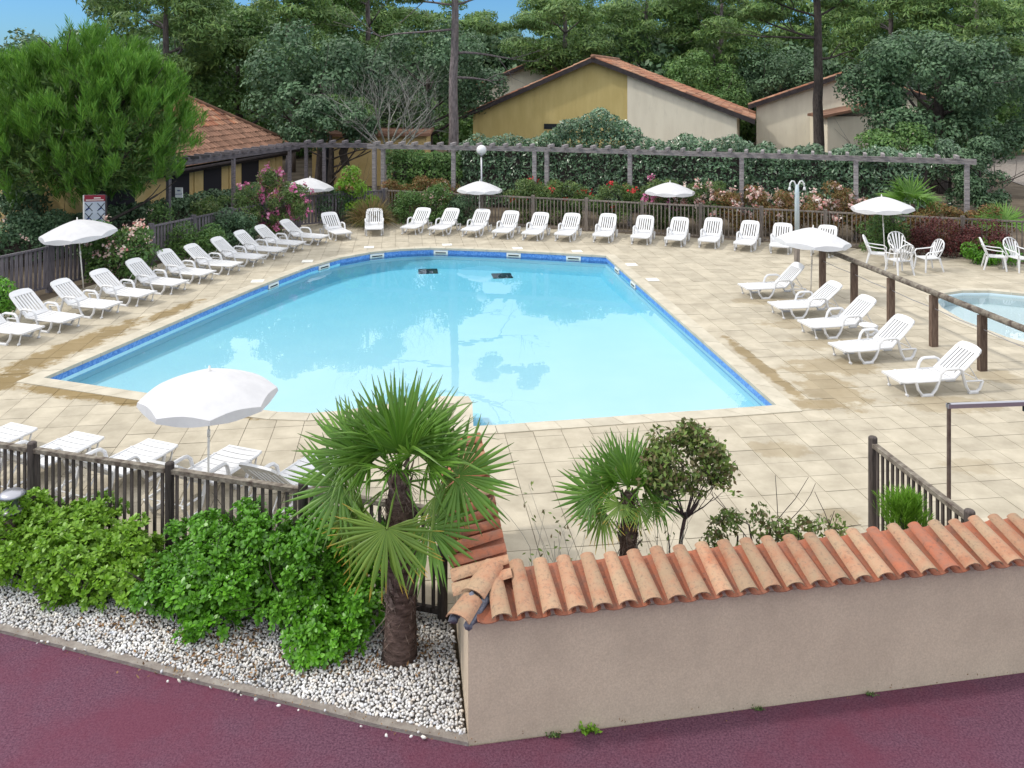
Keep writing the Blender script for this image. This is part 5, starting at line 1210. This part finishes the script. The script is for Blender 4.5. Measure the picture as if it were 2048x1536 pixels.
# ------------------------------------------------------------------ fan palms
def fan_leaf(Rf, nseg, spread, droop, pet, bend, seed, mat, split=.5):
    r = np.random.default_rng(seed); V_, F_, T_ = [], [], []
    st = [.03,.22,split,.68,.85,1.0]; da = spread/nseg; cb, sb = math.cos(bend), math.sin(bend)
    def put(x, y, z, q): V_.append((pet+x*cb+z*sb, y, -x*sb+z*cb)); T_.append(q)
    for i in range(nseg):
        a = -spread/2+(i+.5)*da; L_ = Rf*(1-.25*abs(a/(spread/2))**2)*r.uniform(.84,1.06); dr = droop*r.uniform(.3,1.7)+(.9 if r.random() < .10 else 0); tw = r.normal(0,.06)
        for q in st:
            rr = q*L_; hw = min(rr*math.tan(da/2)*1.02, split*L_*math.tan(da/2))*(1 if q <= split else (1-(q-split)/(1-split))**.75); hw = max(hw, .0015)
            aa = a+tw*q; cx, cy = rr*math.cos(aa), rr*math.sin(aa); z = .16*rr-dr*L_*max(0, q-.25)**2*1.6; px_, py_ = -math.sin(aa), math.cos(aa); fo = hw*.55
            put(cx-px_*hw, cy-py_*hw, z-fo, q); put(cx, cy, z+fo*.4, q); put(cx+px_*hw, cy+py_*hw, z-fo, q)
        b = i*len(st)*3
        for k2 in range(len(st)-1):
            for j in range(2): c = b+k2*3+j; F_.append((c, c+1, c+4, c+3))
    n0 = len(V_)                                    # petiole
    for x, y, z in [(pet*q, 0, .05*math.sin(q*3.14)) for q in (0,.5,1.02)]:
        for k2 in range(4): an_ = math.pi/2*k2; V_.append((x, y+.011*math.cos(an_), z+.008*math.sin(an_))); T_.append(0)
    for i in range(2):
        for k2 in range(4): F_.append((n0+i*4+k2, n0+i*4+(k2+1) % 4, n0+(i+1)*4+(k2+1) % 4, n0+(i+1)*4+k2))
    return npmesh('palm_leaf', V_, F_, mat, attr=T_)
def palm(label, X, Y, z0, ht, tr, Rf, pet, plan, seed, nseg=33, spikes=110, old=True, group='fan palms around the pool'):
    t = thing('fan_palm', label, 'palm', (X, Y, z0), 0, group); random.seed(seed); mb = MB()
    mb.tube([(0,0,-.05),(.01,0,ht*.08),(.015,.0,ht*.3),(0,.0,ht*.55),(.01,0,ht*.85),(.0,0,ht)], [tr*1.25,tr*1.12,tr,tr*1.02,tr*.9,tr*.5], 14)
    mb.build('trunk', m_palmbark, t, True)
    mb = MB()
    for i in range(spikes):
        z = random.uniform(.02, ht*1.02); a = random.uniform(0,6.28); q = tr*(.98 if z < ht*.85 else .75); ln = random.uniform(.05,.14); o = Vector((math.cos(a), math.sin(a), 0)); s_ = Vector((-o.y, o.x, 0))*random.uniform(.015,.04); b = o*q*.96+Vector((0,0,z))
        tip = b+o*random.uniform(.02,.06)+Vector((0,0,ln)); mb.add([b-s_, b+s_, tip+s_*.3, tip-s_*.3, b+Vector((0,0,-.02))+o*.01], [(0,1,2,3),(0,4,1)])
    for i in range(int(spikes*2.4)):
        z = random.uniform(0, ht); a = random.uniform(0,6.28); o = Vector((math.cos(a), math.sin(a), 0)); b = o*tr*.97+Vector((0,0,z)); e = b+o*random.uniform(.01,.06)+Vector((random.gauss(0,.03), random.gauss(0,.03), random.uniform(-.10,.02))); mb.tube([b, e], .0025, 3)
    mb.build('leaf_stubs', m_palmstub, t)
    mo = m_palmold if old else m_palm
    ms = [fan_leaf(Rf, nseg, R(sp), dr, pt, R(bd), seed*10+i, m) for i, (sp, dr, pt, bd, m) in enumerate(((225,.10,pet*.66,0,m_palm),(220,.20,pet*.8,22,m_palm),(235,.16,pet*.95,42,mo),(215,.32,pet*.85,85,mo),(262,.10,pet*1.15,10,m_palm)))]
    for az, el, ro, v, sc in plan:
        o = obj('palm_leaf', ms[v], t, (0,0,ht*.97+random.uniform(-.05,.02)))
        o.rotation_euler = (Matrix.Rotation(R(az), 4, 'Z') @ Matrix.Rotation(-R(el), 4, 'Y') @ Matrix.Rotation(R(ro)+random.gauss(0,.08), 4, 'X')).to_euler(); o.scale = (sc, sc, sc)
    return t
big_plan = [(90,70,0,0,1.08),(58,58,0,0,1.08),(122,58,0,0,1.08),(28,44,18,0,1.05),(152,44,-18,0,1.05),(-90,74,0,0,.9),(-45,56,10,0,.95),(-135,56,-10,0,.95),(0,34,22,0,1.0),(180,34,-22,0,1.0),(-90,44,0,1,.75),(60,30,10,0,1.0),(120,30,-10,0,1.0),
 (170,24,-50,4,.92),(184,-6,-58,4,.95),(206,-34,-45,2,.95),(195,-26,-30,2,.8),(-3,8,60,4,.98),(-40,-38,32,4,.88),(-98,-30,0,2,.98),(-18,-14,40,2,.8)]
palm('big fan palm standing in the white pebbles beside the fence end', -1.07, 8.06, 0, 1.75, .142, .62, .50, big_plan, 4)
palm('small fan palm behind the tiled wall', 1.17, 8.55, 0, 1.32, .088, .44, .30, [(85,66,0,0,1.05),(128,52,0,0,1.05),(42,52,0,0,1.05),(160,34,-30,0,1.05),(20,34,30,0,1.0),(-90,62,0,0,.8),(-30,50,10,0,.8),(210,50,-10,0,.8),(180,10,-50,4,1.0),(192,-14,-45,2,.95),(-4,0,50,4,.75),(-60,-4,15,2,.6),(235,-6,-15,2,.6)], 5, nseg=28, spikes=110)
palm('fan palm behind the fence under the right end of the pergola', xat(1825,28.6), 28.6, 0, 1.25, .11, .85, .55, [(90,70,0,0,1),(130,50,0,0,1),(170,30,-25,1,1),(200,18,-25,1,1),(50,48,0,0,1),(15,28,25,1,1),(-10,8,25,1,1),(250,40,-25,1,.9),(300,35,0,1,.9),(150,60,0,0,1)], 6, nseg=26, spikes=30, old=False)
palm('low fan palm at the right edge behind the barberry', xat(2010,26.9), 26.9, 0, .75, .09, .7, .45, [(100,60,0,0,1),(150,35,-25,1,1),(180,18,-25,1,1),(30,40,25,0,1),(0,15,25,1,1),(60,62,0,0,1),(260,30,0,1,.8)], 7, nseg=26, spikes=20, old=False)

# ------------------------------------------------------------------ plants behind the tiled wall
t = thing('small_tree', 'small reddish branched tree right of the small palm behind the tiled wall', 'tree', (1.62,8.5,0)); random.seed(44); mb = MB(); tips = []
mb.tube([(0,0,-.05),(.03,0,.5),(.08,0,.95),(.12,0,1.15)], [.026,.024,.02,.018], 7); mb.tube([(-.03,.02,-.05),(-.03,0,.6),(-.06,.0,.95)], [.012,.01,.006], 5)
for i in range(11): a = i*2.4; limb(mb, (.11,0,1.08), (math.cos(a)*.8+.05, math.sin(a)*.7, 1.0), .44, .010, 2, up=.1, sub=3, spread=.45, sides=4, tips=tips)
mb.build('trunk', M('dark_red_twigs', (.045,.028,.03), (.09,.06,.06), rough=.9), t)
tp = np.array([list(q) for q in tips]); tp = np.repeat(tp, 10, 0)+rng.normal(0,.055,(len(tp)*10,3)); m_lt = leaf('olive_red_leaves', [(0.106,0.176,0.036),(0.163,0.257,0.048),(0.088,0.121,0.036),(0.163,0.115,0.060),(0.213,0.284,0.072)], trans=.2)
pc_, dc_ = shell(crown_clumps(.44,.34,.36,1.64,40,.12,77)+np.array([.15,0,0,0,0,0]), 3200, inner=.6); tp = np.concatenate([tp[::2], pc_])
V_, F_ = leafquads(tp, norm(rng.normal(size=tp.shape)+np.array([0,0,.6])), .062, .032); obj('crown', npmesh('crown', V_, F_, m_lt), t)
def twiggy(label, X, Y, h, n, leaves, seed, mat, wd=.25):
    t = thing('shrub', label, 'shrub', (X, Y, 0)); random.seed(seed); mb = MB(); tips = []
    for i in range(n): limb(mb, (random.gauss(0,wd*.35), random.gauss(0,.05), 0), (random.gauss(0,wd), random.gauss(0,.15), 1), h*random.uniform(.7,1), .007, 1, sub=3, spread=.35, sides=4, tips=tips)
    mb.build('stems', m_barkg if leaves < 6 else m_barkd, t)
    q = np.array([list(v) for v in tips]); q = np.repeat(q, leaves, 0)+rng.normal(0,.04,(len(q)*leaves,3)); V_, F_ = leafquads(q, norm(rng.normal(size=q.shape)+np.array([0,0,.5])), .055, .022); obj('foliage', npmesh('foliage', V_, F_, mat), t)
    return t
twiggy('nearly bare twigs behind the left end of the tiled wall', .36, 8.0, 1.1, 9, 3, 51, m_lt)
twiggy('nearly bare twigs right of the small palm trunk', 1.42, 8.35, 1.1, 7, 3, 52, m_lt, .2)
bush('leafy low shrub behind the tiled wall, left half', 2.40, 8.55, .46, .2, 1.20, 1500, m_lt, .060, .028, z0=.4, cr=.12, k=34)
bush('leafy low shrub behind the tiled wall, right half next to the fence post', 3.12, 8.65, .46, .2, 1.10, 1300, m_lt, .060, .028, z0=.35, cr=.11, k=34)
t = thing('shrub', 'lime green needle leaved shrub beside the short fence', 'shrub', (4.05,8.75,0)); n = 300
b0 = np.column_stack([rng.normal(0,.075,n), rng.normal(0,.05,n), .72+.36*rng.random(n)**.8]); dd = norm(np.column_stack([b0[:,0]*2.2, b0[:,1]*2.2, np.ones(n)])+.12*rng.normal(size=(n,3)))
V_, F_ = tuft_quads(b0, dd, 12, .13, .008, 1.8); obj('foliage', npmesh('foliage', V_, F_, m_lime), t)
mb = MB()
for i in range(9): mb.tube([(0,0,-.02),(random.gauss(0,.10),random.gauss(0,.06),.95)], .007, 4)
mb.build('stems', m_barkd, t)
# weeds along the wall foot
for i, (s_, sz, lb) in enumerate(((1.02,.042,'small green weed at the wall foot'),(2.55,.02,'tiny weed tuft at the wall foot further right'),(.72,.026,'small weed tuft near the wall corner'),(3.6,.02,'dry weed tuft at the wall foot'))):
    q = W(s_, -.03, -.015); t = thing('weed', lb, 'weed', q); n = 60
    p_ = np.column_stack([rng.normal(0,sz*1.2,n), rng.normal(-.01,sz*.35,n), np.abs(rng.normal(sz*.5,sz*.5,n))]); V_, F_ = leafquads(p_, norm(rng.normal(size=p_.shape)+np.array([0,0,1])), sz, sz*.6); obj('leaves', npmesh('leaves', V_, F_, m_pity if i == 0 else m_oleander), t)
print('objects', len(bpy.data.objects), 'tris', sum(len(o.data.loop_triangles) if False else len(o.data.polygons)*2 for o in bpy.data.objects if o.type == 'MESH'))
